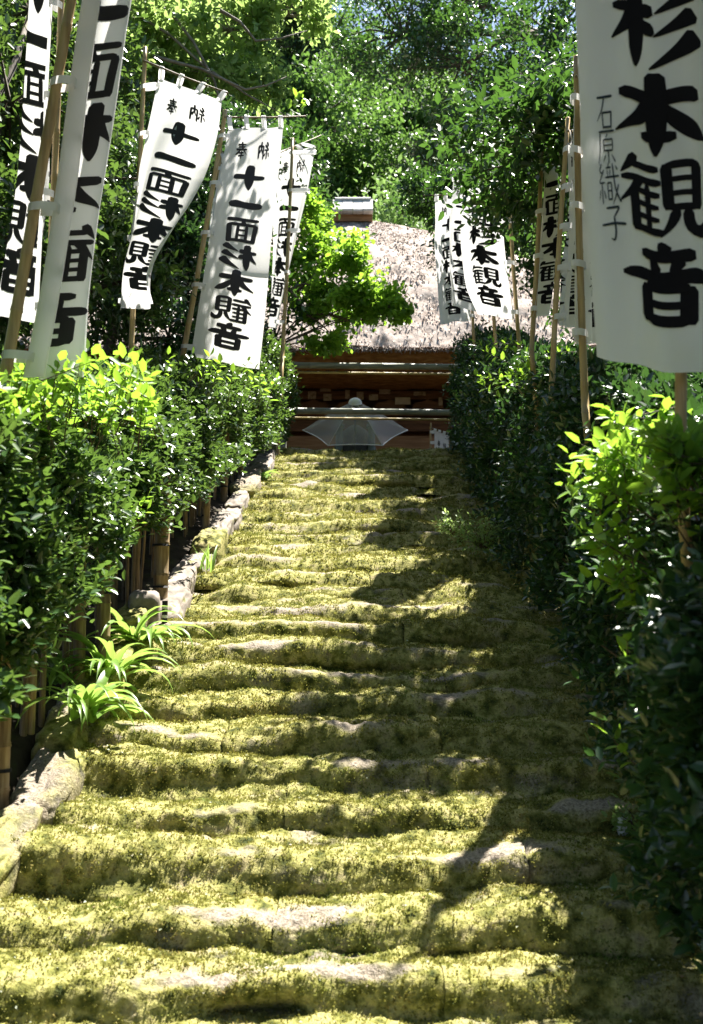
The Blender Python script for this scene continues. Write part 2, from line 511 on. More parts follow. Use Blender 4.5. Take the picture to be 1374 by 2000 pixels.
# ---------------------------------------------------------------- leaf builders
T6 = (np.array([(0, 0, 0), (.30, -.46, .05), (.30, .46, .05), (.70, -.38, .02), (.70, .38, .02), (1, 0, -.10)]), np.array([(0, 1, 3, 5), (0, 5, 4, 2)]))
T4 = (np.array([(0, 0, 0), (.45, -.5, .08), (.45, .5, .08), (1, 0, -.08)]), np.array([(0, 1, 3), (0, 3, 2)]))

def norm(a):
    return a / (np.linalg.norm(a, axis=-1, keepdims=True) + 1e-9)

def leaf_basis(dirv, nrm):
    t = norm(dirv)
    b = norm(np.cross(nrm, t))
    n = np.cross(t, b)
    return t, b, n

def leaf_arrays(pos, dirv, nrm, L, asp, T):
    t, b, n = leaf_basis(dirv, nrm)
    tv, tf = T
    L = np.asarray(L)[:, None, None]
    v = pos[:, None, :] + L * (tv[None, :, 0:1] * t[:, None, :] + asp * tv[None, :, 1:2] * b[:, None, :] + tv[None, :, 2:3] * n[:, None, :])
    f = (np.arange(len(pos)) * len(tv))[:, None, None] + tf[None]
    return v.reshape(-1, 3), f.reshape(-1, tf.shape[1])

def twigs_to_leaves(P, Dv, per, spacing, L, spread=0.9, up=0.7):
    """P twig tips, Dv directions -> leaf pos, dir, normal, length"""
    n = len(P)
    Dv = norm(Dv)
    e1 = norm(np.cross(Dv, rng.normal(size=(n, 3))))
    e2 = np.cross(Dv, e1)
    pos, dr, nm, ln = [], [], [], []
    for k in range(per):
        ph = k * 2.4 + rng.uniform(0, 6.28, n) * 0.25
        side = np.cos(ph)[:, None] * e1 + np.sin(ph)[:, None] * e2
        d = norm(Dv * (0.75 if k == 0 else 0.45) + side * spread * (0.3 if k == 0 else 1) + rng.normal(size=(n, 3)) * 0.15)
        p = P - Dv * spacing * k + rng.normal(size=(n, 3)) * spacing * 0.15
        u = np.array([0, 0, up]) + Dv * 0.35 + rng.normal(size=(n, 3)) * 0.35
        pos.append(p); dr.append(d); nm.append(norm(u)); ln.append(L * rng.uniform(0.65, 1.15, n))
    return np.concatenate(pos), np.concatenate(dr), np.concatenate(nm), np.concatenate(ln)

_leaf_protos = {}
def single_leaf_mesh(mat, asp):
    key = (mat.name, asp)
    if key not in _leaf_protos:
        v, f = leaf_arrays(np.zeros((1, 3)), np.array([[1.0, 0, 0]]), np.array([[0, 0, 1.0]]), [1.0], asp, T6)
        _leaf_protos[key] = mesh_np('leaf', v, f, mat)
    return _leaf_protos[key]

def foliage(name, parent, pos, dr, nm, ln, asp, mat, T=T6, singles=0):
    """joined foliage, with the leaves that show largest in the photo as objects of their own"""
    if singles:
        rel = pos - np.array(EYE)
        depth = rel[:, 1] * CP + rel[:, 2] * SP
        vv = (rel[:, 2] * CP - rel[:, 1] * SP) / np.maximum(depth, 0.1)
        uu = rel[:, 0] / np.maximum(depth, 0.1)
        vis = (depth > 1) & (np.abs(uu) < 0.34) & (np.abs(vv) < 0.5)
        score = np.where(vis, ln / np.maximum(depth, 0.1), 0) * rng.uniform(0.85, 1.15, len(pos))
        idx = np.argsort(-score)[:singles]
        idx = idx[score[idx] > 0]
        me = single_leaf_mesh(mat, asp)
        t, b, n = leaf_basis(dr[idx], nm[idx])
        pl = parent.location
        for i in range(len(idx)):
            o = bpy.data.objects.new('leaf', me)
            COL.objects.link(o)
            o.parent = parent
            s = ln[idx[i]]
            p = pos[idx[i]]
            o.matrix_local = Matrix(((t[i, 0] * s, b[i, 0] * s, n[i, 0] * s, p[0] - pl.x), (t[i, 1] * s, b[i, 1] * s, n[i, 1] * s, p[1] - pl.y), (t[i, 2] * s, b[i, 2] * s, n[i, 2] * s, p[2] - pl.z), (0, 0, 0, 1)))
        mask = np.ones(len(pos), bool)
        mask[idx] = False
        pos, dr, nm, ln = pos[mask], dr[mask], nm[mask], ln[mask]
    v, f = leaf_arrays(pos, dr, nm, ln, asp, T)
    return link(name, mesh_np(name, v, f, mat), parent, 'stuff')

# moss tufts: tiny upright blades in clumps
P = np.concatenate([a for a, b, c in tuft_pts]); N = np.concatenate([b for a, b, c in tuft_pts]); S = np.concatenate([c for a, b, c in tuft_pts])
vv_, ff_ = [], []
for k in range(3):
    n = len(P)
    d = norm(N * 1.0 + np.array([0, 0, 0.4]) + rng.normal(size=(n, 3)) * 0.75)
    nm = norm(rng.normal(size=(n, 3)))
    v, f = leaf_arrays(P + rng.normal(size=(n, 3)) * S[:, None] * 0.4 - N * 0.002, d, nm, S * rng.uniform(0.5, 1.5, n), 0.6, T4)
    ff_.append(f + sum(len(a) for a in vv_)); vv_.append(v)
link('moss', mesh_np('moss', np.concatenate(vv_), np.concatenate(ff_), M['moss_tuft']), stairs, 'stuff')
# pale petals and dry leaf scraps lying on the moss
pick = rng.choice(len(P), 1500, replace=False)
pick = pick[N[pick, 2] > 0.25]
v, f = leaf_arrays(P[pick] + np.array([0, 0, 0.008]), norm(rng.normal(size=(len(pick), 3)) * np.array([1, 1, 0.25])), norm(rng.normal(size=(len(pick), 3)) * 0.3 + np.array([0, -0.3, 1])), rng.uniform(0.008, 0.022, len(pick)), 0.7, T4)
link('leaf_litter', mesh_np('leaf_litter', v, f, M['litter']), stairs, 'stuff')

# ---------------------------------------------------------------- kerb stones up the left edge
kerb = thing('stone_edging', (-1.6, 5, 0.3), kind='structure')
def rock(c, s, rz, slope, seed, name, parent, mat, rough=0.06):
    nu, nv = 44, 28
    th = np.linspace(0, 2 * np.pi, nu, endpoint=False)
    ph = np.linspace(-np.pi / 2 + 0.05, np.pi / 2 - 0.05, nv)
    TH, PH = np.meshgrid(th, ph)
    p = 0.42
    cs = lambda a: np.sign(np.cos(a)) * np.abs(np.cos(a)) ** p
    sn = lambda a: np.sign(np.sin(a)) * np.abs(np.sin(a)) ** p
    x, y, z = cs(PH) * cs(TH), cs(PH) * sn(TH), sn(PH)
    d = 1 + rough * 2 * vnoise(x * 1.6 + seed, y * 1.6, z * 1.6, seed) + rough * vnoise(x * 5, y * 5, z * 5, seed + 1) + 0.3 * rough * vnoise(x * 14, y * 14, z * 14, seed + 2)
    x, y, z = x * d * s[0] / 2, y * d * s[1] / 2, z * d * s[2] / 2
    z = z + y * slope
    X = c[0] + x * math.cos(rz) - y * math.sin(rz)
    Y = c[1] + x * math.sin(rz) + y * math.cos(rz)
    v = np.stack([X, Y, c[2] + z], -1).reshape(-1, 3)
    f = grid_faces(nu, nv, 0, True)
    n = len(v)
    v = np.concatenate([v, v[:nu].mean(0, keepdims=True), v[n - nu:].mean(0, keepdims=True)])
    f = [(a, b, c, d) for a, b, c, d in f]
    for k in range(0, nu, 2):
        f.append((n, (k + 2) % nu, k + 1, k))
        f.append((n + 1, n - nu + k, n - nu + k + 1, n - nu + (k + 2) % nu))
    me = mesh_np(name, v, f, mat, True)
    wear = np.clip(0.25 + 0.45 * vnoise(v[:, 0] * 3, v[:, 1] * 3, v[:, 2] * 3, seed), 0, 1)
    me.attributes.new('wear', 'FLOAT', 'POINT').data.foreach_set('value', wear.astype(np.float32))
    return link(name, me, parent)
y = 4.6
i = 0
while y < 15.3:
    L = random.uniform(0.42, 0.72)
    yc = y + L / 2
    sl = 0.38
    z = float(stair_z(yc)) + 0.01
    ang = math.atan((xl(yc + 0.3) - xl(yc - 0.3)) / 0.6)
    rock((xl(yc) - 0.10 + random.uniform(-0.05, 0.05), yc, z - random.uniform(0, 0.05)), (random.uniform(0.20, 0.34), L * 1.0, random.uniform(0.22, 0.34)), -ang, sl, i, 'kerb_stone', kerb, M['moss'] if yc < 7.2 or i % 4 == 1 else M['stone'], 0.10)
    y += L * 0.97
    i += 1

cut = rock(at(282, 1192, 7.9), (0.24, 0.34, 0.30), 0.2, 0.1, 77, 'boundary_stone', None, M['stone'], 0.03)
tag(cut, 'small squared grey stone at the foot of the thick bamboo post', 'stone')
mb = MB()
p0 = at(322, 1215, 7.75)
st = thing('striped_stake', p0, 'short black stake with pale bands beside the squared grey stone', 'stake')
mb.tube([p0 + Vector((0, 0, -0.12)), p0 + Vector((0, 0, 0.16))], [0.022, 0.022], 10)
mb.build('stake', M['black'], st)
for zz in (0.03, 0.10):
    b2 = MB()
    b2.tube([p0 + Vector((0, 0, zz)), p0 + Vector((0, 0, zz + 0.022))], [0.0245, 0.0245], 10)
    b2.build('band', M['white'], st)

# ---------------------------------------------------------------- hedges
def hedge(name, label, y0, y1, xin, xout, ztop, zbot, side, n_twig, leafL, mat, singles, bright_top=None, seed=0, sprigs=()):
    root = thing(name, (float((xin(y0) + xout(y0)) / 2), y0, float(stair_z(y0))), label, 'hedge')
    vx = np.vectorize(xin); vo = np.vectorize(xout); vt = np.vectorize(ztop); vb = np.vectorize(zbot)
    def inner(n):
        y = y0 + (y1 - y0) * rng.random(n) ** 1.25
        q = rng.random(n)
        z = vb(y) + (vt(y) - vb(y)) * q
        x = vx(y) + side * 0.55 * np.maximum(q - 0.6, 0) ** 1.0
        return np.stack([x, y, z], -1), np.tile([-side * 1.0, -0.25, 0.25], (n, 1))
    def top(n):
        y = y0 + (y1 - y0) * rng.random(n) ** 1.25
        x = vx(y) + side * 0.2 + (vo(y) - vx(y) - side * 0.2) * rng.random(n)
        return np.stack([x, y, vt(y)], -1), np.tile([0, -0.2, 1.0], (n, 1))
    def end(n, ye, s):
        y = np.full(n, ye)
        x = vx(y) + (vo(y) - vx(y)) * rng.random(n)
        z = vb(y) + (vt(y) - vb(y)) * rng.random(n)
        return np.stack([x, y, z], -1), np.tile([0, s, 0.3], (n, 1))
    def vol(n):
        y = y0 + (y1 - y0) * rng.random(n)
        x = vx(y) + (vo(y) - vx(y)) * rng.random(n)
        z = vb(y) + (vt(y) - vb(y)) * rng.random(n)
        return np.stack([x, y, z], -1), np.tile([0, -0.1, 0.6], (n, 1))
    parts = [inner(int(n_twig * 0.47)), top(int(n_twig * 0.27)), end(int(n_twig * 0.05), y0, -1), end(int(n_twig * 0.03), y1, 1), vol(int(n_twig * 0.18))]
    Pp = np.concatenate([a for a, b in parts]); Nn = np.concatenate([b for a, b in parts]).astype(float)
    bumpv = 0.16 * vnoise(Pp[:, 0] * 2.2, Pp[:, 1] * 2.2, Pp[:, 2] * 2.2, seed) + 0.10 * vnoise(Pp[:, 0] * 6, Pp[:, 1] * 6, Pp[:, 2] * 6, seed + 1)
    depth = rng.exponential(0.07, len(Pp)) - 0.05
    stick = (rng.random(len(Pp)) < 0.06) * rng.uniform(0, 0.16, len(Pp))
    Pp = Pp + norm(Nn) * (bumpv - depth + stick)[:, None]
    # gaps low down, where the stems show
    q = (Pp[:, 2] - vb(Pp[:, 1])) / (vt(Pp[:, 1]) - vb(Pp[:, 1]))
    hole = vnoise(Pp[:, 0] * 3.5, Pp[:, 1] * 3.5, Pp[:, 2] * 3.5, seed + 7)
    keep = ~((q < 0.38) & (hole > 0.05 + q * 1.2)) & ~(hole > 0.72)
    Pp, Nn = Pp[keep], Nn[keep]
    Dv = norm(Nn) * 0.8 + np.array([0, 0, 0.35]) + rng.normal(size=Pp.shape) * 0.45
    pos, dr, nm, ln = twigs_to_leaves(Pp, Dv, 6, leafL * 0.33, leafL)
    if sprigs:
        sp = np.array([list(a) for a, d in sprigs]); sdv = np.array([d for a, d in sprigs]) + rng.normal(size=(len(sprigs), 3)) * 0.3
        a_, b_, c_, d_ = twigs_to_leaves(sp, sdv, 7, leafL * 0.42, leafL * 1.1)
        foliage('young_shoots', root, a_, b_, c_, d_, 0.52, M['bright'])
        sb = MB()
        for p_, d__ in zip(sp, norm(sdv)):
            sb.tube([Vector(p_), Vector(p_ - d__ * 0.12), Vector(p_ - d__ * 0.30)], [0.0015, 0.0025, 0.004], 4)
        sb.build('shoot_stems', M['twig'], root, kind='stuff')
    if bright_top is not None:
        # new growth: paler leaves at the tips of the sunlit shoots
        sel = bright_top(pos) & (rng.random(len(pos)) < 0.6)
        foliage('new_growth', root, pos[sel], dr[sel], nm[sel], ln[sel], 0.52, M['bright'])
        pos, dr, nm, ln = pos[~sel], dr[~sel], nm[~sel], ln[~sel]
    foliage('foliage', root, pos, dr, nm, ln, 0.5, mat, singles=singles)
    # woody stems
    y = y0 + 0.1
    while y < y1:
        xm = float(xin(y) + (xout(y) - xin(y)) * random.uniform(0.25, 0.75))
        zg = float(stair_z(y)) - 0.05
        b = MB()
        p = Vector((xm, y, zg))
        pts = [p]
        for k in range(4):
            p = p + Vector((random.uniform(-0.10, 0.10), random.uniform(-0.10, 0.10), (float(ztop(y)) - 0.15 - zg) / 4))
            pts.append(p)
        b.tube(pts, [0.022, 0.019, 0.016, 0.012, 0.006], 6)
        for k in range(5):
            a = pts[random.choice((1, 2, 3))]
            e = a + Vector((random.uniform(-0.35, 0.35), random.uniform(-0.3, 0.3), random.uniform(0.15, 0.5)))
            b.tube([a, (a + e) / 2 + Vector((0, 0, 0.03)), e], [0.010, 0.007, 0.004], 5)
        b.build('stem', M['twig'], root)
        y += random.uniform(0.35, 0.6)
    return root

rs_ = random.Random(5)
LSP = [(rs_.uniform(10, 300), rs_.uniform(690, 790), rs_.uniform(5.0, 6.2)) for _ in range(110)] + [(rs_.uniform(250, 300), rs_.uniform(960, 1010), 7.2) for _ in range(6)] + [(rs_.uniform(200, 540), rs_.uniform(690, 760), rs_.uniform(8.5, 12)) for _ in range(24)]
RSP = [(rs_.uniform(1270, 1374), rs_.uniform(840, 960), rs_.uniform(3.45, 3.65)) for _ in range(46)] + [(rs_.gauss(1190, 42), rs_.gauss(915, 38), rs_.uniform(4.0, 4.5)) for _ in range(46)] + [(rs_.gauss(1180, 25), rs_.gauss(1060, 30), rs_.uniform(4.0, 4.3)) for _ in range(12)] + [(rs_.gauss(1215, 22), rs_.gauss(1150, 18), 4.1) for _ in range(8)] + [(rs_.gauss(985, 40), rs_.gauss(720, 28), rs_.uniform(8.6, 9.5)) for _ in range(26)] + [(rs_.uniform(1180, 1330), rs_.uniform(780, 860), 4.5) for _ in range(14)] + [(1225, 1250, 4.1), (1235, 1270, 4.1), (1190, 1435, 4.3)]
lhx = lambda y: np.interp(y, [3.5, 6, 9, 12, 15.6], [-1.52, -1.60, -1.55, -1.36, -0.98])
lho = lambda y: lhx(y) - np.interp(y, [4, 15.6], [1.25, 0.8])
lht = lambda y: np.interp(y, [3.5, 5, 7, 9, 12, 15.6], [2.45, 2.68, 3.22, 3.72, 4.75, 5.95])
lhb = lambda y: stair_z(y) + np.interp(y, [4, 7, 10, 15.6], [0.95, 0.85, 0.65, 0.25])
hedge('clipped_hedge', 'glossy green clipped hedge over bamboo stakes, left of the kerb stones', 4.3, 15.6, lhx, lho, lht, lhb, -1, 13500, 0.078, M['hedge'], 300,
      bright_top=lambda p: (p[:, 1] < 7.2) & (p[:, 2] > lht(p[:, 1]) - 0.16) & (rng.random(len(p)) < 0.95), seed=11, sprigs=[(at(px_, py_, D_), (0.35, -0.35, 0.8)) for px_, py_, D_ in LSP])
rhx = lambda y: np.interp(y, [2.9, 3.9, 4.6, 6, 8, 11, 15.6], [1.10, 1.16, 1.34, 1.42, 1.46, 1.50, 1.58])
rho = lambda y: rhx(y) + np.interp(y, [3, 15.6], [1.0, 1.1])
rht = lambda y: np.interp(y, [3.0, 4, 5, 7, 9, 12, 15.6], [2.05, 2.28, 2.62, 3.22, 3.80, 4.85, 6.0])
rhb = lambda y: stair_z(y) + np.interp(y, [3, 5, 7, 10, 15.6], [0.45, 0.45, 0.22, 0.12, 0.1])
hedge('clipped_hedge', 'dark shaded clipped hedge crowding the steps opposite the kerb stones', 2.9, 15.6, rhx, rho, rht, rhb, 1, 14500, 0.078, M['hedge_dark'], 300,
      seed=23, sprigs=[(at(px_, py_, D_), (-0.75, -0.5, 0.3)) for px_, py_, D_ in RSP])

# ---------------------------------------------------------------- bamboo
def bamboo(mb, p0, p1, r0, r1, node=0.28, seg=10, bend=0.0):
    p0, p1 = Vector(p0), Vector(p1)
    L = (p1 - p0).length
    d = (p1 - p0) / L
    side = d.cross(Vector((0.2, 1, 0.1))).normalized()
    pts, rad = [], []
    s = 0.0
    first = random.uniform(0.05, node)
    nodes = []
    x = first
    while x < L - 0.04:
        nodes.append(x)
        x += node * random.uniform(0.85, 1.12)
    stops = [(0.0, 1.0)]
    for x in nodes:
        stops += [(x - 0.014, 1.0), (x - 0.006, 1.13), (x, 0.97), (x + 0.006, 1.08), (x + 0.014, 0.99)]
    stops.append((L, 1.0))
    stops.sort()
    for x, m in stops:
        q = x / L
        pts.append(p0 + d * x + side * bend * math.sin(math.pi * q))
        rad.append((r0 + (r1 - r0) * q) * m)
    mb.tube(pts, rad, seg)

def bamboo_fence(name, label, posts, canes, ties=True):
    base = Vector(posts[0][0])
    root = thing(name, base, label, 'fence')
    for p, h, r in posts:
        p = Vector(p)
        b = MB()
        bamboo(b, p - Vector((0, 0, 0.15)), p + Vector((random.uniform(-.04, .04), random.uniform(-.04, .04), h)), r, r * 0.92, 0.24, 12)
        po = b.build('post', M['bamboo_old'], root, True)
        for zz in (0.18, 0.52):
            if zz < h:
                t = MB()
                t.tube([p + Vector((0, 0, zz - 0.008)), p + Vector((0, 0, zz + 0.008))], [r * 1.14, r * 1.14], 12)
                t.build('tie', M['rope'], po, True)
    for p, h, r in canes:
        p = Vector(p)
        b = MB()
        bamboo(b, p - Vector((0, 0, 0.1)), p + Vector((random.uniform(-.05, .05), random.uniform(-.05, .05), h)), r, r * 0.8, 0.2, 7)
        b.build('cane', M['bamboo_old'], root, True)
    return root

def onbank(x, y, dz=0.05):
    return (x, y, float(stair_z(y)) + dz)
posts = [(onbank(-1.80, 5.35), 1.2, 0.055), (onbank(-1.74, 6.62), 1.2, 0.040), (onbank(-1.68, 7.05, 0.0), 1.2, 0.042), (onbank(-1.56, 8.35, 0.06), 1.25, 0.062), (onbank(-1.52, 10.6), 1.2, 0.040), (onbank(-1.50, 11.9), 1.1, 0.042), (onbank(-1.42, 13.0), 1.0, 0.040)]
canes = []
y = 4.5
while y < 13.5:
    canes.append((onbank(float(lhx(y)) - random.uniform(0.22, 0.42), y), random.uniform(0.9, 1.3), random.uniform(0.012, 0.024)))
    y += random.uniform(0.075, 0.15)
bamboo_fence('bamboo_fence', 'dark weathered bamboo stakes standing under the hedge by the kerb stones', posts, canes)
posts = [(onbank(1.36, 4.55), 1.25, 0.042), (onbank(1.58, 5.45), 1.25, 0.040), (onbank(1.40, 4.05), 1.2, 0.038)]
canes = []
y = 3.6
while y < 8:
    canes.append((onbank(float(rhx(y)) + random.uniform(0.28, 0.5), y), random.uniform(0.9, 1.2), random.uniform(0.012, 0.022)))
    y += random.uniform(0.14, 0.3)
bamboo_fence('bamboo_fence', 'shaded bamboo stakes half hidden in the dark hedge', posts, canes)

# ---------------------------------------------------------------- banners
GL = {
 '十': [[(.03,.52,.10),(.3,.50,.13),(.7,.54,.14),(.98,.56,.15)], [(.48,1.02,.16),(.5,.75,.20),(.5,.4,.21),(.49,.18,.15),(.48,-.02,.03)]],
 '一': [[(.0,.42,.13),(.25,.42,.19),(.6,.46,.17),(.85,.50,.21),(1.0,.46,.14)]],
 '面': [[(.03,.93,.09),(.5,.94,.10),(.98,.95,.12)], [(.52,.92,.10),(.42,.72,.08)], [(.10,.74,.11),(.13,.4,.11),(.15,.0,.10)], [(.10,.73,.09),(.9,.74,.10)], [(.90,.76,.12),(.88,.4,.12),(.86,-.02,.12)], [(.13,.06,.10),(.87,.06,.10)], [(.37,.7,.07),(.37,.08,.07)], [(.63,.7,.07),(.63,.08,.07)], [(.37,.50,.06),(.63,.50,.06)], [(.37,.28,.06),(.63,.28,.06)]],
 '杉': [[(.0,.70,.08),(.25,.71,.11),(.50,.74,.13)], [(.27,1.02,.14),(.28,.5,.15),(.26,.15,.12),(.25,-.04,.03)], [(.25,.68,.14),(.15,.48,.10),(-.02,.28,.02)], [(.32,.60,.05),(.42,.5,.13),(.50,.42,.06)], [(.96,1.0,.16),(.78,.84,.11),(.52,.70,.02)], [(.97,.70,.16),(.78,.54,.11),(.50,.40,.02)], [(1.0,.42,.18),(.80,.20,.13),(.44,-.02,.02)]],
 '本': [[(.03,.70,.10),(.5,.71,.13),(.97,.74,.14)], [(.49,1.04,.16),(.50,.6,.18),(.49,.2,.15),(.48,-.04,.04)], [(.47,.70,.15),(.28,.42,.12),(-.02,.20,.02)], [(.52,.68,.05),(.72,.40,.13),(.90,.24,.17),(1.04,.18,.04)], [(.30,.20,.09),(.70,.21,.10)]],
 '観': [[(.18,1.02,.10),(.10,.88,.08),(.0,.76,.02)], [(.10,.88,.07),(.50,.90,.08)], [(.0,.70,.07),(.52,.72,.08)], [(.24,.74,.10),(.14,.55,.08),(-.02,.38,.02)], [(.14,.56,.09),(.14,.0,.09)], [(.14,.55,.06),(.5,.55,.07)], [(.14,.385,.055),(.48,.385,.06)], [(.14,.22,.055),(.48,.22,.06)], [(.12,.05,.07),(.53,.06,.08)], [(.33,.66,.07),(.33,.06,.06)],
        [(.58,.97,.09),(.59,.36,.09)], [(.58,.95,.08),(.92,.95,.08)], [(.90,.97,.10),(.89,.36,.10)], [(.6,.76,.055),(.88,.76,.055)], [(.6,.575,.055),(.88,.575,.055)], [(.58,.39,.07),(.90,.39,.07)], [(.67,.36,.09),(.62,.18,.08),(.48,.0,.02)], [(.78,.36,.09),(.79,.14,.10),(.86,.06,.12),(.97,.07,.14),(1.03,.26,.02)]],
 '音': [[(.46,1.04,.06),(.53,.90,.14)], [(.18,.84,.09),(.5,.85,.10),(.84,.87,.12)], [(.34,.82,.06),(.40,.62,.12)], [(.68,.82,.12),(.58,.62,.05)], [(-.04,.56,.06),(.1,.56,.11),(.5,.58,.10),(.9,.61,.15),(1.04,.58,.06)], [(.24,.46,.11),(.26,-.02,.11)], [(.24,.44,.09),(.76,.45,.09)], [(.76,.47,.13),(.74,-.03,.13)], [(.26,.225,.07),(.74,.225,.07)], [(.26,.02,.10),(.74,.02,.10)]],
 '奉': [[(.15,.84,.06),(.86,.86,.09)], [(.20,.69,.06),(.80,.71,.08)], [(.02,.53,.07),(.98,.56,.10)], [(.52,1.03,.11),(.42,.62,.10),(.02,.20,.02)], [(.58,.52,.05),(.78,.36,.12),(1.0,.24,.04)], [(.30,.34,.07),(.70,.35,.08)], [(.25,.17,.07),(.76,.18,.08)], [(.50,.46,.11),(.50,-.03,.06)]],
 '納': [[(.28,1.02,.11),(.10,.80,.07),(.30,.78,.07)], [(.40,.86,.10),(.06,.52,.06),(.44,.55,.07)], [(.25,.52,.09),(.25,.0,.07)], [(.12,.38,.09),(.03,.12,.03)], [(.36,.38,.04),(.46,.16,.10)], [(.54,.78,.09),(.54,-.02,.08)], [(.54,.76,.08),(.97,.77,.09)], [(.96,.78,.11),(.94,.0,.09)], [(.74,1.03,.11),(.73,.62,.09),(.58,.30,.02)], [(.74,.62,.04),(.88,.36,.12)]],
 '石': [[(.08,.88,.06),(.92,.90,.08)], [(.48,.88,.07),(.36,.55,.07),(.05,.22,.02)], [(.36,.48,.07),(.38,.02,.06)], [(.36,.46,.06),(.86,.47,.06)], [(.84,.48,.08),(.80,.02,.06)], [(.38,.06,.06),(.82,.06,.06)]],
 '原': [[(.12,.93,.06),(.95,.95,.07)], [(.18,.92,.07),(.14,.4,.06),(.0,.02,.02)], [(.58,.88,.06),(.48,.76,.03)], [(.34,.72,.06),(.36,.40,.05)], [(.34,.71,.05),(.84,.72,.05)], [(.83,.73,.06),(.81,.40,.05)], [(.36,.56,.04),(.8,.56,.04)], [(.36,.41,.05),(.82,.41,.05)], [(.58,.40,.07),(.58,.02,.06),(.50,.06,.02)], [(.42,.28,.06),(.28,.08,.02)], [(.74,.30,.03),(.92,.08,.07)]],
 '織': [[(.18,1.0,.06),(.06,.80,.04),(.22,.78,.04)], [(.28,.86,.05),(.02,.54,.04),(.30,.56,.04)], [(.16,.54,.05),(.16,.05,.05)], [(.07,.38,.05),(.0,.14,.02)], [(.24,.38,.03),(.31,.18,.06)], [(.38,.90,.04),(.62,.91,.05)], [(.50,1.0,.05),(.50,.9,.04)], [(.43,.86,.03),(.46,.72,.04)], [(.58,.86,.04),(.54,.72,.03)], [(.34,.68,.05),(.98,.70,.05)], [(.42,.56,.05),(.43,.14,.05)], [(.42,.55,.04),(.60,.55,.04)], [(.60,.56,.05),(.59,.14,.05)], [(.43,.36,.04),(.6,.36,.04)], [(.43,.16,.04),(.6,.16,.04)], [(.70,1.0,.06),(.76,.4,.06),(.98,.04,.06),(1.0,.2,.02)], [(.92,.5,.06),(.76,.22,.05),(.60,.02,.02)], [(.84,.94,.03),(.92,.84,.06)]],
 '子': [[(.22,.90,.06),(.78,.92,.07),(.52,.66,.05)], [(.52,.68,.07),(.56,.3,.08),(.50,.04,.07),(.34,.12,.02)], [(.0,.46,.06),(.5,.50,.07),(1.0,.46,.08)]],
 '山': [[(.5,1.0,.08),(.5,.1,.08)], [(.1,.6,.07),(.12,.1,.07)], [(.12,.12,.06),(.9,.12,.06)], [(.9,.6,.07),(.88,.05,.07)]],
 '田': [[(.1,.9,.08),(.12,.05,.08)], [(.1,.88,.07),(.9,.88,.07)], [(.9,.9,.09),(.88,.05,.09)], [(.1,.48,.06),(.9,.48,.06)], [(.5,.88,.06),(.5,.08,.06)], [(.12,.09,.07),(.88,.09,.07)]],
}

def glyph(ch):
    """-> list of (points (n,3,2))"""
    out = []
    for st_ in GL[ch]:
        a = np.array(st_, float)
        seg = np.concatenate([[0], np.cumsum(np.linalg.norm(np.diff(a[:, :2], axis=0), axis=1))])
        n = max(5, int(seg[-1] / 0.07) + 2)
        s = np.linspace(0, seg[-1], n)
        x, y, wd = (np.interp(s, seg, a[:, k]) for k in range(3))
        if len(a) > 2 and n > 6:
            k = np.ones(3) / 3
            sm = lambda q: np.concatenate([q[:1], np.convolve(q, k, 'valid'), q[-1:]])
            x, y, wd = sm(x), sm(y), sm(wd)
        # brushed ends
        wd = wd * (1.5 if ch in '十一杉本音' else 1.32 if ch in '面観奉納' else 1.0)
        wd[0] *= 0.55; wd[-1] *= 0.6
        tx, ty = np.gradient(x), np.gradient(y)
        l = np.hypot(tx, ty) + 1e-9
        nx_, ny_ = -ty / l, tx / l
        c = np.stack([x, y], -1)
        nn = np.stack([nx_, ny_], -1)
        out.append(np.stack([c + nn * wd[:, None] / 2, c, c - nn * wd[:, None] / 2], 1))
    return out

def smooth_interp(v, pts):
    k = np.array(pts, float)
    d = np.concatenate([[0], np.cumsum(np.abs(np.diff(k[:, 1])))])
    d /= d[-1]
    q = np.stack([np.interp(v, d, k[:, 0]), np.interp(v, d, k[:, 1])], -1)
    q2 = [np.stack([np.interp(np.clip(v + e, 0, 1), d, k[:, 0]), np.interp(np.clip(v + e, 0, 1), d, k[:, 1])], -1) for e in (-0.06, 0.06)]
    m = 0.5 * q + 0.25 * (q2[0] + q2[1])
    # keep the ends exact
    e = np.clip(np.minimum(v, 1 - v) / 0.06, 0, 1)[..., None]
    return q * (1 - e) + m * e

def at_np(px, py, D):
    u = (px - 687) / 2000.0
    v = (1000 - py) / 2000.0
    k = D / (CP - v * SP)
    return np.stack([u * k, D + 0 * u, 1.5 + (SP + v * CP) * k], -1)

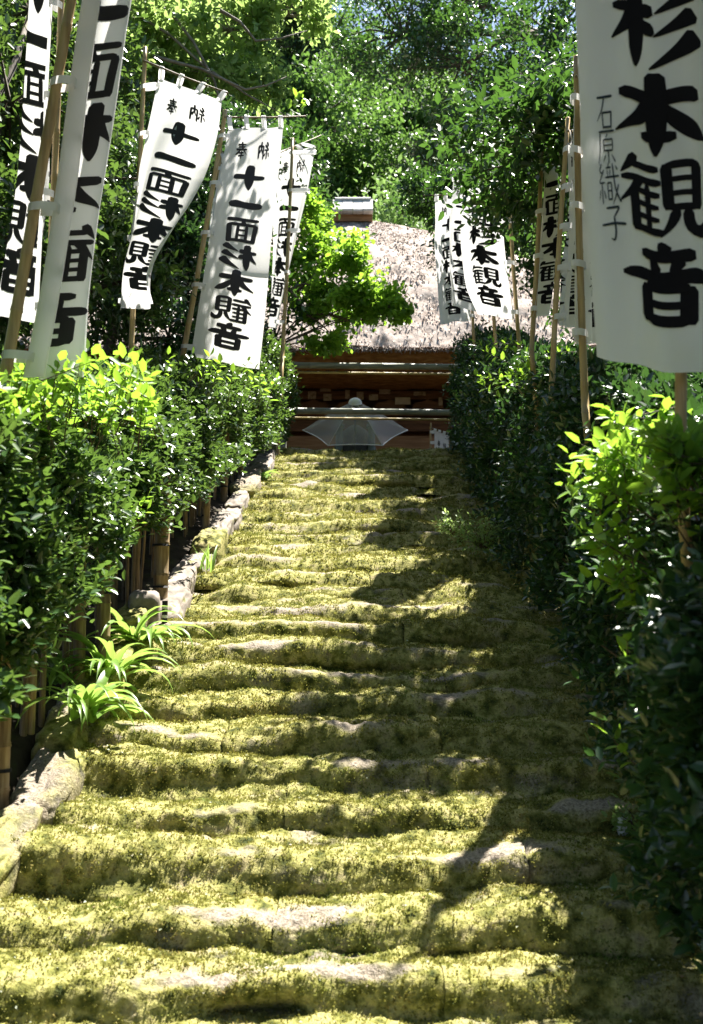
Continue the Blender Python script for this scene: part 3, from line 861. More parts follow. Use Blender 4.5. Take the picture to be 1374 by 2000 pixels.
def banner(label, D, pole, left, right, pole_side, Wd=0.85, sign=1, ob=0.75, fold=(0.05, 1.5, 0.2), mirror=False, names=None, bar=None, r=0.024, wr=0.0, twist=0.0, text=True, sag=0.0, vtext=(0.885, 0.112), pole_back=0.04, seed=0):
    (bx, by), (tx, ty) = pole
    Pb, Pt = at(bx, by, D + pole_back), at(tx, ty, D + pole_back)
    dd = (Pb - Pt).normalized()
    ground = Pb + dd * 0
    gz = float(stair_z(D)) - 0.1
    k = (Pb.z - gz) / max(-dd.z, 0.2)
    foot = Pb + dd * k
    if foot.x > 0.9 and D < 16:
        foot.x = max(foot.x, float(rhx(D)) + 0.32)
        foot.y += 0.45
    root = thing('banner', foot, label, 'banner', 'votive banners lining the stairs')
    b = MB()
    knee = Pb + (Pt - Pb).normalized() * -0.12
    bamboo(b, knee, Pt, r * 1.05, r * 0.8, 0.30, 12, random.uniform(-0.012, 0.012))
    bamboo(b, foot, knee + (Pt - Pb).normalized() * 0.004, r * 1.12, r * 1.05, 0.30, 12)
    b.build('pole', M['bamboo'], root, True)
    Lf = lambda v: smooth_interp(v, left)
    Rt = lambda v: smooth_interp(v, right)
    fa, fk, fp = fold
    def surf(u, v):
        u, v = np.asarray(u, float), np.asarray(v, float)
        l, rr = Lf(v), Rt(v)
        pl = at_np(l[..., 0], l[..., 1], np.full(u.shape, D))
        pr = at_np(rr[..., 0], rr[..., 1], np.full(u.shape, D))
        dx = np.linalg.norm(pr - pl, axis=-1)
        dep = sign * ob * np.sqrt(np.maximum(Wd ** 2 - dx ** 2, 0))
        dL = D + (dep if pole_side == 'R' else 0 * dep)
        dR = D + (dep if pole_side == 'L' else 0 * dep)
        # hang the free edge back or forward without moving it in the view much
        pl = at_np(l[..., 0], l[..., 1], dL)
        pr = at_np(rr[..., 0], rr[..., 1], dR)
        uu = u[..., None]
        p = pl * (1 - uu) + pr * uu
        fr = np.sin(np.pi * np.clip(u, 0, 1)) ** 0.5 if False else 1.0
        grow = 0.25 + 0.75 * np.clip(v * 1.6, 0, 1)
        f = fa * np.sin(2 * np.pi * (fk * u + fp + twist * v)) * grow + 0.012 * vnoise(u * 4, v * 6, 0, seed + 3) + wr * vnoise(u * 3 + v * 2, v * 7, 0, seed)
        free = u if pole_side == 'L' else 1 - u
        f = f * np.clip(free * 6, 0.15, 1)
        n2 = np.cross(pr - pl, np.broadcast_to(np.array([0.0, 0, -1.0]), pl.shape))
        n2 = n2 / (np.linalg.norm(n2, axis=-1, keepdims=True) + 1e-9)
        p = p + n2 * f[..., None]
        p[..., 2] -= sag * np.sin(np.pi * u) * v
        return p
    def surf_n(u, v):
        e = 0.004
        a = surf(np.clip(u + e, 0, 1), v) - surf(np.clip(u - e, 0, 1), v)
        c = surf(u, np.clip(v + e, 0, 1)) - surf(u, np.clip(v - e, 0, 1))
        n_ = np.cross(a, c)
        n_ = n_ / (np.linalg.norm(n_, axis=-1, keepdims=True) + 1e-9)
        return n_
    nu, nv = 66, 170
    U, V = np.meshgrid(np.linspace(0, 1, nu), np.linspace(0, 1, nv))
    S = surf(U, V)
    me = mesh_np('cloth', S.reshape(-1, 3), grid_faces(nu, nv), M['cloth'], True)
    cl = link('cloth', me, root)
    length = float(np.linalg.norm(surf(np.array([.5]), np.array([0.])) - surf(np.array([.5]), np.array([1.]))))
    def write(chars, mat, name):
        """chars: (ch, u_centre, v_centre, glyph width in u, glyph height in v)"""
        Vv, Ff = [], []
        n0 = 0
        layer = 0
        for ch, uc, vc, gw, gh in chars:
            for s_ in glyph(ch):
                layer += 1
                u = uc + (s_[..., 0] - 0.5) * gw
                if mirror:
                    u = 1 - u
                v = vc - (s_[..., 1] - 0.5) * gh
                u = np.clip(u, 0.01, 0.99)
                v = np.clip(v, 0.01, 0.99)
                p = surf(u, v)
                n_ = surf_n(u, v)
                for sg in (1, -1):
                    q = p + n_ * sg * (0.0019 + 0.00012 * (layer % 12))
                    Vv.append(q.reshape(-1, 3))
                    m_ = s_.shape[0]
                    Ff += grid_faces(3, m_, n0)
                    n0 += 3 * m_
        me = mesh_np(name, np.concatenate(Vv), Ff, mat, False)
        o = link(name, me, cl)
        return o
    if text:
        v0, pit = vtext
        ch = []
        for k_, c in enumerate('十一面杉本観音'):
            ch.append((c, 0.5, v0 - pit * (6 - k_), 0.56, pit * 0.90))
        ch += [('奉', 0.70, v0 - pit * 7.05, 0.20, pit * 0.62), ('納', 0.30, v0 - pit * 7.05, 0.20, pit * 0.62)]
        write([c for c in ch if 0.03 < c[2] < 0.99], M['ink_back'] if mirror else M['ink'], 'lettering')
    if names:
        nc = []
        for (c, uc, vc, gw, gh) in names:
            nc.append((c, uc, vc, gw, gh))
        write(nc, M['ink_thin'], 'donor_name')
    # cloth loops round the pole
    edge_u = 0.0 if pole_side == 'L' else 1.0
    pdir = (Pt - Pb).normalized()
    def loop(anchor, around, axis, rad, wid):
        anchor, around = Vector(anchor), Vector(around)
        mid = (anchor + around) / 2
        a = anchor - around
        a = a - axis * a.dot(axis)
        half = a.length / 2 + rad * 1.15
        a = a.normalized() if a.length > 1e-4 else Vector((1, 0, 0))
        bb = axis.cross(a).normalized()
        c = around + a * (half - rad * 1.15)
        c = Vector((c.x, c.y, c.z))
        b2 = MB()
        n = 14
        for kk in range(n):
            th = 2 * math.pi * kk / n
            base = c + a * math.cos(th) * half + bb * math.sin(th) * rad * 1.25
            for s2 in (-0.5, 0.5):
                b2.v.append(tuple(base + axis * s2 * wid))
        for kk in range(n):
            i0, i1 = kk * 2, ((kk + 1) % n) * 2
            b2.f.append((i0, i1, i1 + 1, i0 + 1))
        b2.build('loop', M['cloth'], root, True)
    for vv in (0.03, 0.24, 0.46, 0.69, 0.965):
        e = surf(np.array([edge_u]), np.array([vv]))[0]
        q = (Vector(e) - Pb).dot(pdir)
        if q < (Pt - Pb).length + 0.02:
            loop(e, Pb + pdir * q, pdir, r * 1.1, 0.045)
    if bar:
        (ax, ay), (cx, cy_) = bar
        A = Pt - pdir * 0.06
        A = at(ax, ay, D + pole_back * 0.5)
        fe = surf(np.array([1 - edge_u]), np.array([0.0]))[0]
        B = at(cx, cy_, fe[1])
        b = MB()
        b.tube([A, A * 0.5 + B * 0.5 + Vector((0, 0, -0.01)), B], [0.011, 0.010, 0.008], 7)
        b.build('crossbar', M['bamboo_old'], root, True)
        bd = (B - A).normalized()
        for uu in (0.04, 0.34, 0.66, 0.96):
            e = Vector(surf(np.array([uu]), np.array([0.0]))[0])
            q = max(0.02, min((B - A).length - 0.02, (e - A).dot(bd)))
            loop(e, A + bd * q, bd, 0.013, 0.05)
    return root

# banners left of the stairs, seen from the back
banner('tall banner on a thick pale pole where the hedge begins, creased lengthways', 5.0, ((4, 770), (208, -390)), [(238, -330), (158, 0), (118, 300), (82, 560), (44, 738)], [(352, -330), (258, 0), (216, 250), (186, 400), (166, 600), (158, 740)], 'L', Wd=0.82, sign=1, ob=0.55, fold=(0.075, 1.55, 0.52), mirror=True, r=0.030, seed=1, vtext=(0.885, 0.112), bar=((205, -350), (372, -350)))
banner('narrow drooping banner tucked behind the thick pale pole', 6.0, ((88, 740), (128, -250)), [(52, -190), (48, 0), (46, 220), (46, 330), (18, 470), (-14, 615)], [(122, -190), (106, 0), (97, 150), (94, 300), (84, 500), (78, 632)], 'R', Wd=0.85, sign=1, ob=0.55, fold=(0.06, 1.4, 0.3), mirror=True, r=0.022, seed=2, bar=((130, -205), (48, -205)))
banner('twisted banner whose lower corner is rolled over, on a thin pole', 9.5, ((254, 742), (284, 92)), [(310, 152), (292, 235), (270, 335), (257, 440), (247, 540), (236, 606)], [(432, 196), (424, 265), (398, 350), (360, 430), (318, 490), (298, 535), (312, 596)], 'L', Wd=0.86, sign=-1, ob=0.75, fold=(0.07, 1.2, 0.1), twist=0.5, mirror=True, r=0.026, seed=3, bar=((280, 118), (446, 182)), vtext=(0.86, 0.108))
banner('broad flat banner with all its brush characters clear, on a leaning pole', 10.8, ((350, 735), (441, 215)), [(446, 252), (428, 360), (408, 480), (388, 600), (373, 695)], [(553, 248), (544, 350), (530, 470), (520, 600), (507, 722)], 'L', Wd=0.70, sign=1, ob=0.5, fold=(0.022, 1.3, 0.3), mirror=True, r=0.030, seed=4, bar=((438, 229), (598, 227)))
banner('banner mostly hidden behind the broad flat banner', 12.0, ((392, 740), (432, 290)), [(432, 320), (412, 420), (404, 520), (398, 620)], [(520, 318), (506, 420), (498, 520), (490, 620)], 'L', Wd=0.8, sign=1, ob=0.6, fold=(0.05, 1.2, 0.0), mirror=True, r=0.022, seed=5, bar=((430, 300), (530, 300)))
banner('slanting narrow banner hung from a thin drooping crossbar at the hedge top', 14.8, ((552, 690), (572, 270)), [(540, 300), (533, 400), (530, 520), (522, 635)], [(616, 286), (600, 380), (578, 470), (556, 560), (538, 642)], 'R', Wd=0.78, sign=1, ob=0.7, fold=(0.04, 1.3, 0.2), mirror=True, r=0.028, seed=6, bar=((533, 303), (628, 264)))
# banners right of the stairs, seen from the front
nm_big = [('石', 0.155, 0.638, 0.10, 0.052), ('原', 0.155, 0.690, 0.10, 0.052), ('織', 0.155, 0.745, 0.115, 0.062), ('子', 0.165, 0.801, 0.125, 0.056)]
banner('big close banner in tree shade with a donor name beside its characters', 3.7, ((1330, 850), (1362, -700)), [(1112, -650), (1126, 0), (1136, 200), (1150, 400), (1160, 550), (1168, 695)], [(1412, -650), (1424, 0), (1432, 300), (1440, 600), (1446, 734)], 'R', Wd=0.62, sign=-1, ob=0.35, fold=(0.022, 2.4, 0.1), names=nm_big, r=0.022, pole_back=0.09, sag=0.02, seed=7, vtext=(0.876, 0.1215), bar=((1362, -668), (1105, -668)))
banner('crumpled banner behind the big close banner, its characters squeezed into stripes', 6.3, ((1143, 770), (1126, 110)), [(1124, 175), (1120, 300), (1126, 450), (1128, 560), (1130, 668)], [(1160, 180), (1163, 300), (1166, 400), (1160, 560), (1158, 672)], 'L', Wd=0.7, sign=1, ob=0.9, fold=(0.07, 2.2, 0.2), r=0.024, seed=8, bar=((1126, 150), (1172, 152)))
banner('rolled narrow white banner beside the crumpled one', 7.5, ((1080, 730), (1110, 230)), [(1108, 280), (1112, 400), (1108, 520), (1098, 632)], [(1136, 278), (1134, 420), (1127, 540), (1119, 640)], 'L', Wd=0.7, sign=1, ob=0.9, fold=(0.06, 2.0, 0.6), r=0.022, seed=9, bar=((1110, 256), (1140, 256)))
banner('half turned banner with its pole tied on at three pale loops', 8.6, ((1040, 660), (1062, 200)), [(1062, 238), (1064, 330), (1060, 450), (1052, 560), (1042, 618)], [(1106, 222), (1100, 330), (1096, 450), (1086, 560), (1079, 616)], 'L', Wd=0.72, sign=1, ob=0.85, fold=(0.05, 1.4, 0.0), r=0.022, seed=10, bar=((1060, 226), (1112, 206)))
banner('banner nearest the leafy bough, foremost of the three overlapping ones', 10.5, ((1016, 690), (986, 245)), [(900, 272), (906, 380), (896, 460), (906, 560), (930, 612)], [(974, 268), (980, 400), (986, 480), (995, 560), (1006, 624)], 'R', Wd=0.72, sign=1, ob=0.6, fold=(0.05, 1.6, 0.1), r=0.022, seed=11, bar=((988, 258), (892, 262)))
banner('middle one of the three overlapping banners, marked with two small characters', 12.0, ((970, 690), (950, 330)), [(884, 352), (876, 450), (876, 540), (880, 596)], [(946, 350), (938, 480), (942, 570), (946, 612)], 'R', Wd=0.7, sign=1, ob=0.7, fold=(0.05, 1.4, 0.4), names=[('山', 0.16, 0.60, 0.08, 0.04), ('田', 0.16, 0.65, 0.08, 0.04)], r=0.022, seed=12, bar=((952, 342), (878, 342)))
banner('rearmost of the three overlapping banners, hanging against the thatched roof', 14.0, ((928, 690), (912, 360)), [(851, 392), (848, 480), (854, 560), (859, 633)], [(908, 384), (912, 500), (918, 590), (920, 626)], 'R', Wd=0.62, sign=1, ob=0.6, fold=(0.04, 1.3, 0.1), r=0.022, seed=13, bar=((914, 376), (846, 382)))
banner('small banner just showing above the top step beside the temple front', 17.2, ((842, 960), (842, 826)), [(849, 840), (849, 890), (848, 940)], [(877, 852), (878, 890), (880, 950)], 'L', Wd=0.30, sign=1, ob=0.5, fold=(0.01, 1.3, 0.1), mirror=True, r=0.018, seed=14, vtext=(1.5, 0.18), bar=((842, 836), (882, 848)))

# ---------------------------------------------------------------- temple hall
TZ = TOPZ
hall = thing('temple_hall', (0.05, 24, TZ), 'thatched wooden temple hall behind the top of the stairs', 'temple')
def thatch():
    Dn, Df = 21.8, 31.4
    yc, hy = (Dn + Df) / 2, (Df - Dn) / 2
    zt, zr = 7.62, 12.45
    Wx, rx = 7.6, 0.62
    V, F = [], []
    n0 = 0
    ns, nt2 = 60, 120
    for sidei in range(4):
        s = np.linspace(0, 1, ns)
        t = np.linspace(-1, 1, nt2)
        Tm, Sm = np.meshgrid(t, s)
        bulge = np.sin(np.pi * Sm) * 0.10
        g = Sm
        wx = Wx + (rx - Wx) * g
        dyv = hy * (1 - g) + 0.05 * g
        z = zt + (zr - zt) * (g + bulge)
        z = z + 0.10 * Tm ** 4 * (1 - g)
        if sidei in (0, 2):
            sg = -1 if sidei == 0 else 1
            x = 0.05 + wx * Tm
            yv = yc + sg * dyv
            nrm_ = np.array([0, sg * 0.7, 0.7])
        else:
            sg = 1 if sidei == 1 else -1
            x = 0.05 + sg * wx
            yv = yc + dyv * Tm
            nrm_ = np.array([sg * 0.6, 0, 0.8])
        d = 0.05 * vnoise(x * 1.5, yv * 1.5, z * 1.5, 4) + 0.035 * vnoise(x * 6, yv * 6, z * 4, 5) + 0.025 * vnoise(x * 14, yv * 14, z * 9, 6)
        d = d * np.clip((1 - np.abs(Tm)) * 30, 0, 1)
        V.append(np.stack([x + nrm_[0] * d, yv + nrm_[1] * d, z + nrm_[2] * d], -1).reshape(-1, 3))
        F += grid_faces(nt2, ns, n0)
        n0 += ns * nt2
    link('thatch_roof', mesh_np('thatch_roof', np.concatenate(V), F, M['thatch'], True), hall)
    # the cut eave: an undercut band all round
    ring = []
    per = []
    m = 160
    for k in range(m):
        per.append((0.05 - Wx + 2 * Wx * k / m, Dn))
    for k in range(80):
        per.append((0.05 + Wx, Dn + (Df - Dn) * k / 80))
    for k in range(m):
        per.append((0.05 + Wx - 2 * Wx * k / m, Df))
    for k in range(80):
        per.append((0.05 - Wx, Df - (Df - Dn) * k / 80))
    per = np.array(per)
    rows = []
    for q, (ins, dz) in enumerate([(0.0, 0.02), (0.10, -0.14), (0.30, -0.34), (0.55, -0.50), (1.1, -0.58), (2.4, -0.40)]):
        cx, cyy = 0.05, yc
        p = per.copy()
        sx = (Wx - ins) / Wx
        sy = (hy - ins) / hy
        p[:, 0] = cx + (p[:, 0] - cx) * sx
        p[:, 1] = cyy + (p[:, 1] - cyy) * sy
        tt = np.abs(per[:, 0] - cx) / Wx
        z = zt + 0.10 * tt ** 4 + dz + 0.02 * vnoise(p[:, 0] * 5, p[:, 1] * 5, q * 3.0, 8) + 0.03 * vnoise(p[:, 0] * 1.2, p[:, 1] * 1.2, q, 9)
        rows.append(np.stack([p[:, 0], p[:, 1] + 0.02 * vnoise(p[:, 0] * 16, q * 4.0, 0, 5), z], -1))
    v = np.concatenate(rows)
    link('eave', mesh_np('eave', v, grid_faces(len(per), len(rows), 0, True), M['thatch_cut'], True), hall)
thatch()
# ragged straw ends along the eave
n = 5200
x = rng.uniform(-7.4, 7.5, n)
pos = np.stack([x, 21.78 + rng.uniform(0, 0.10, n), 7.63 + 0.10 * (np.abs(x) / 7.6) ** 4 + rng.uniform(-0.06, 0.04, n)], -1)
v, f = leaf_arrays(pos, norm(np.array([0, -0.75, -0.75]) + rng.normal(size=(n, 3)) * 0.35), norm(rng.normal(size=(n, 3))), rng.uniform(0.06, 0.14, n), 0.16, T4)
link('straw_fringe', mesh_np('straw_fringe', v, f, M['thatch']), hall, 'stuff')
# loose straw tufts over the front slope
n = 15000
s = rng.random(n) ** 0.9
g = s
xx = 0.05 + (7.6 + (0.62 - 7.6) * g) * rng.uniform(-1, 1, n)
yy = 26.6 - (4.8 * (1 - g) + 0.05 * g)
zz = 7.62 + 4.83 * (g + 0.10 * np.sin(np.pi * g)) + 0.01
v, f = leaf_arrays(np.stack([xx, yy, zz], -1), norm(np.array([0, -0.72, -0.62]) + rng.normal(size=(n, 3)) * 0.22), norm(rng.normal(size=(n, 3)) * 0.2 + np.array([0, -0.4, 0.9])), rng.uniform(0.06, 0.14, n), 0.35, T4)
link('straw', mesh_np('straw', v, f, M['thatch']), hall, 'stuff')
# ridge cap
b = MB()
zr = 12.5
b.box((0.04, 26.6, zr - 0.02), (1.05, 0.50, 0.22), 0, 0.01)
rc = b.build('ridge_base', M['timber_light'], hall)
def prism(x0, x1, yc_, half, z0, z1, name, mat):
    b = MB()
    for x_ in (x0, x1):
        b.v += [(x_, yc_ - half, z0), (x_, yc_ - half, z0 + 0.05), (x_, yc_ - half * 0.25, z1), (x_, yc_ + half * 0.25, z1), (x_, yc_ + half, z0 + 0.05), (x_, yc_ + half, z0)]
    b.f = [tuple(range(6)), tuple(range(11, 5, -1))] + [(q, (q + 1) % 6, 6 + (q + 1) % 6, 6 + q) for q in range(6)]
    return b.build(name, mat, hall)
for k in range(4):
    prism(-0.50 + k * 0.27, -0.50 + k * 0.27 + 0.258, 26.58, 0.46 + 0.02 * (k % 2), zr + 0.06, zr + 0.52, 'ridge_tile', M['ridge'])
prism(-0.44, 0.52, 26.58, 0.16, zr + 0.50, zr + 0.62, 'ridge_cap', M['ridge'])
# body: walls, beams, boards, posts
b = MB(); b.box((0.05, 26.6, TZ + 1.75), (9.6, 4.9, 3.5)); b.build('wall', M['timber'], hall)
for k in range(11):
    b = MB(); b.box((-4.7 + k * 0.95, 24.02, TZ + 1.7), (0.20, 0.16, 3.4)); b.build('post', M['timber'], hall)
for zc, hh, yb, mt in ((5.35, 0.30, 23.88, 'timber_light'), (5.86, 0.34, 23.80, 'timber_light'), (6.28, 0.26, 23.86, 'timber'), (6.60, 0.16, 23.80, 'timber'), (7.02, 0.20, 23.84, 'timber'), (7.42, 0.22, 23.80, 'timber')):
    b = MB(); b.box((0.05, yb, zc), (9.9, 0.16, hh), 0, 0.004); b.build('beam', M[mt], hall)
# carved brackets between the beams
for k in range(9):
    b = MB()
    xk = -3.6 + k * 0.9
    prof = [(-0.38, 0.0), (-0.30, 0.12), (-0.12, 0.16), (0, 0.22), (0.14, 0.15), (0.30, 0.13), (0.38, 0.0)]
    for yy_ in (23.70, 23.78):
        for (a_, c_) in prof:
            b.v.append((xk + a_, yy_, 6.69 + c_))
    m_ = len(prof)
    b.f.append(tuple(range(m_)))
    b.f.append(tuple(range(2 * m_ - 1, m_ - 1, -1)))
    for q in range(m_):
        b.f.append((q, (q + 1) % m_, m_ + (q + 1) % m_, m_ + q))
    b.build('bracket', M['timber'], hall)
for k in range(48):
    b = MB(); b.box((-4.9 + k * 0.208, 22.95, 7.20), (0.085, 1.5, 0.09), 0, 0.003); b.build('rafter', M['timber'], hall)
for (px, py, wx_, hz_, mt) in [(612, 741, 20, 18, 'paper'), (642, 742, 15, 18, 'paper'), (660, 743, 16, 14, 'paper'), (681, 743, 14, 18, 'paper'), (706, 744, 16, 18, 'paper'), (729, 746, 22, 18, 'paper'), (756, 748, 20, 18, 'paper_pale'), (776, 749, 18, 18, 'paper_pale'),
                               (636, 759, 22, 12, 'paper'), (610, 772, 16, 16, 'paper'), (640, 776, 16, 14, 'paper'), (679, 770, 9, 18, 'paper'), (704, 773, 14, 16, 'paper'), (730, 776, 18, 12, 'paper'), (752, 765, 22, 10, 'paper'), (787, 783, 30, 14, 'paper_pale'), (820, 769, 24, 8, 'paper'), (861, 784, 8, 16, 'paper')]:
    c = at(px, py, 23.68)
    b = MB(); b.box((c.x, 23.68, c.z), (wx_ * 23.7 / 2000, 0.012, hz_ * 23.7 / 2000)); b.build('paper_slip', M[mt], hall)
b = MB(); b.box((0.05, 23.2, TZ + 0.35), (9.9, 1.7, 0.18), 0, 0.004); b.build('veranda', M['timber_light'], hall)
for k in range(8):
    b = MB(); b.box((-4.6 + k * 1.32, 22.5, TZ + 0.12), (0.14, 0.14, 0.30)); b.build('veranda_post', M['timber'], hall)

# bamboo barrier at the head of the stairs
c0 = at(572, 900, 16.9)
bar_ = thing('bamboo_barrier', (c0.x, 16.9, TZ), 'two level bamboo barrier across the head of the stairs', 'barrier')
for py in (714, 803):
    A, B = at(560, py - 1, 16.9), at(912, py + 3, 16.9)
    b = MB(); bamboo(b, A, B, 0.052, 0.050, 0.42, 12); b.build('rail', M['bamboo_grey'], bar_, True)
    A, B = at(560, py + 13, 17.0), at(905, py + 17, 17.0)
    b = MB(); bamboo(b, A, B, 0.020, 0.020, 0.30, 8); b.build('thin_rail', M['bamboo_thin'], bar_, True)
for px, top, rr, mt in ((901, 735, 0.016, 'bamboo_thin'), (916, 690, 0.05, 'bamboo_grey'), (556, 690, 0.05, 'bamboo_grey')):
    A = at(px, top, 16.96)
    b = MB(); bamboo(b, (A.x, 16.96, TZ - 0.1), A, rr, rr, 0.35, 10); b.build('upright', M[mt], bar_, True)

# umbrella shelter over the incense burner
uc = at(694, 838, 19.4)
um = thing('incense_burner', (uc.x, 19.6, TZ), 'dark bell shaped incense burner between two grey green posts', 'burner')
for px in (663, 726):
    p = at(px, 850, 19.55)
    b = MB()
    b.tube([(p.x, 19.55, TZ), (p.x, 19.55, 5.62)], [0.075, 0.07], 12)
    b.build('post', M['plaque'], um, True)
    b = MB(); b.box((p.x, 19.55, 5.42), (0.20, 0.2, 0.05)); b.build('post_cap', M['plaque'], um)
b = MB()
pb = at(694, 850, 19.7)
prof = [(TZ, 0.30), (TZ + 0.35, 0.26), (TZ + 0.5, 0.42), (TZ + 0.8, 0.44), (TZ + 1.0, 0.36), (TZ + 1.2, 0.24), (TZ + 1.32, 0.08)]
b.tube([(pb.x, 19.9, z) for z, r_ in prof], [r_ for z, r_ in prof], 20)
b.build('bowl', M['iron'], um, True)
def umbrella():
    root = thing('umbrella', (uc.x, 19.2, TZ), 'translucent pale six sided umbrella tilted over the incense burner', 'umbrella')
    R, H = 1.0, 0.58
    tilt = math.radians(30)
    rings = [(0.0, 1.0), (0.25, 0.80), (0.5, 0.56), (0.75, 0.29), (1.0, 0.0)]
    nseg = 6
    V = []
    sub = 8
    def place(x, y, z):
        # tilt towards the camera
        y2 = y * math.cos(tilt) - z * math.sin(tilt) * 1
        z2 = y * math.sin(tilt) + z * math.cos(tilt)
        return (uc.x + x, 19.2 + y2, uc.z - 0.06 + z2)
    corners = [(math.cos(math.pi / 3 * k), math.sin(math.pi / 3 * k)) for k in range(6)]
    for fr, h in rings:
        for k in range(6):
            a, c = corners[k], corners[(k + 1) % 6]
            for q in range(sub):
                e = q / sub
                pull = 1 - 0.06 * math.sin(math.pi * e) * fr
                V.append(place((a[0] * (1 - e) + c[0] * e) * R * fr * pull, (a[1] * (1 - e) + c[1] * e) * R * fr * pull, h * H))
    b = MB(); b.v = V; b.f = grid_faces(6 * sub, len(rings), 0, True)
    b.build('canopy', M['vinyl'], root, False)
    for k in range(6):
        b = MB()
        b.tube([place(0, 0, H - 0.015), place(corners[k][0] * .5, corners[k][1] * .5, 0.56 * H - 0.012), place(corners[k][0] * 1.0, corners[k][1] * 1.0, -0.01)], [0.007, 0.006, 0.006], 6)
        b.build('rib', M['white'], root, True)
        b = MB()
        a, c = corners[k], corners[(k + 1) % 6]
        pts = []
        for q in range(sub + 1):
            e = q / sub
            pull = 1 - 0.06 * math.sin(math.pi * e)
            pts.append(place((a[0] * (1 - e) + c[0] * e) * pull, (a[1] * (1 - e) + c[1] * e) * pull, 0))
        b.tube(pts, [0.010] * len(pts), 6)
        b.build('hem', M['white'], root, True)
    b = MB()
    pr = [(-0.05, 0.13), (-0.02, 0.125), (0.02, 0.10), (0.045, 0.06), (0.055, 0.02)]
    b.tube([place(0, 0, H + 0.0 + a) for a, r_ in pr], [r_ for a, r_ in pr], 14)
    b.build('cap', M['white'], root, True)
    b = MB()
    b.tube([place(0, 0, H), (uc.x, 19.3, TZ)], [0.016, 0.018], 8)
    b.build('shaft', M['plaque'], root, True)
umbrella()

# ---------------------------------------------------------------- strap leaved plants by the kerb
def strap_leaf_mesh(L, wdt, lift, droop, seed):
    n = 9
    V = []
    r_ = random.Random(seed)
    x, z, ang = 0.0, 0.0, lift
    for k in range(n + 1):
        q = k / n
        wv = wdt * (0.55 + 0.9 * math.sin(math.pi * min(1, q * 0.9 + 0.12))) * (1 - q ** 4) * 0.5 + 0.0006
        V += [(x, -wv, z + wv * 0.5), (x, 0, z), (x, wv, z + wv * 0.5)]
        ang -= droop / n * (0.5 + q)
        x += L / n * math.cos(ang)
        z += L / n * math.sin(ang)
    return mesh_np('leaf', V, grid_faces(3, n + 1), M['strap'], True)
STRAPS = [strap_leaf_mesh(1.0, random.uniform(0.06, 0.095), random.uniform(0.75, 1.35), random.uniform(1.5, 2.6), k) for k in range(8)]
STRAPS_UP = [strap_leaf_mesh(1.0, random.uniform(0.05, 0.08), random.uniform(1.2, 1.5), random.uniform(0.3, 0.9), k) for k in range(4)]
def strap_plant(p, n, L, label, mats=STRAPS, bias=0.0, spread=6.28, group=None):
    root = thing('strap_leaved_plant', p, label, 'plant', group)
    for k in range(n):
        o = bpy.data.objects.new('leaf', random.choice(mats))
        COL.objects.link(o)
        o.parent = root
        s = L * random.uniform(0.6, 1.2)
        a = bias + random.uniform(-spread / 2, spread / 2)
        o.location = (random.uniform(-.06, .06), random.uniform(-.08, .08), random.uniform(-0.03, 0.01))
        o.rotation_euler = (random.uniform(-.15, .15), random.uniform(-.2, .2), a)
        o.scale = (s, s, s)
    return root
strap_plant(at(165, 1402, 6.15), 30, 0.58, 'pale arching strap leaved plant sprawling over the kerb by the lowest bamboo post', bias=-0.4, spread=4.6)
strap_plant(at(215, 1330, 6.75), 34, 0.58, 'dense strap leaved plant, middle of the row along the kerb', bias=-0.4, spread=5.0)
strap_plant(at(272, 1262, 7.35), 30, 0.54, 'strap leaved plant next to the squared grey stone', bias=-0.3, spread=5.0)
strap_plant(at(120, 1330, 6.5), 16, 0.38, 'strap leaved plant in the shade against the bamboo stakes', bias=0.0, spread=6.0)
strap_plant(at(402, 1112, 9.05), 9, 0.30, 'small upright strap leaved plant on a pale kerb stone', STRAPS_UP)
strap_plant(at(512, 945, 13.2), 10, 0.42, 'thin grassy plant leaning over the upper kerb', STRAPS, bias=0.4, spread=2.4)

def small_shrub(p, r, n, label, L=0.05, mat='light'):
    root = thing('small_shrub', p, label, 'shrub')
    p = np.array(p)
    b = MB()
    tips = []
    for k in range(n):
        d = Vector((random.uniform(-1, 1), random.uniform(-1, 0.7), random.uniform(0.3, 1.0))).normalized()
        e = Vector(p) + d * r * random.uniform(0.6, 1.1)
        b.tube([Vector(p), Vector(p) * 0.5 + e * 0.5 + Vector((0, 0, 0.03)), e], [0.004, 0.003, 0.0015], 4)
        tips.append((e, d))
    b.build('stem', M['twig'], root)
    Tp = np.array([t[0] for t in tips for _ in range(2)]) + rng.normal(size=(n * 2, 3)) * r * 0.12
    Td = np.array([t[1] for t in tips for _ in range(2)])
    pos, dr, nm, ln = twigs_to_leaves(Tp, Td, 7, r * 0.10, L)
    foliage('foliage', root, pos, dr, nm, ln, 0.5, M[mat], singles=0)
small_shrub(at(945, 1075, 9.7), 0.34, 46, 'loose small leaved plant spilling onto the steps from the dark hedge')
small_shrub(at(885, 1045, 9.9), 0.22, 24, 'little pale weed growing in the steps beside the loose small leaved plant', 0.04)
small_shrub(at(1255, 1640, 5.2), 0.18, 18, 'low leafy sprig on the ground under the dark hedge', 0.05)
pale_rock = rock(at(1215, 1612, 5.3), (0.07, 0.10, 0.10), 0.3, 0, 91, 'pale_stone', None, M['white'], 0.08)  # a white stone, pale by its own colour
tag(pale_rock, 'small pale stone lying at the shaded edge of the steps', 'stone')

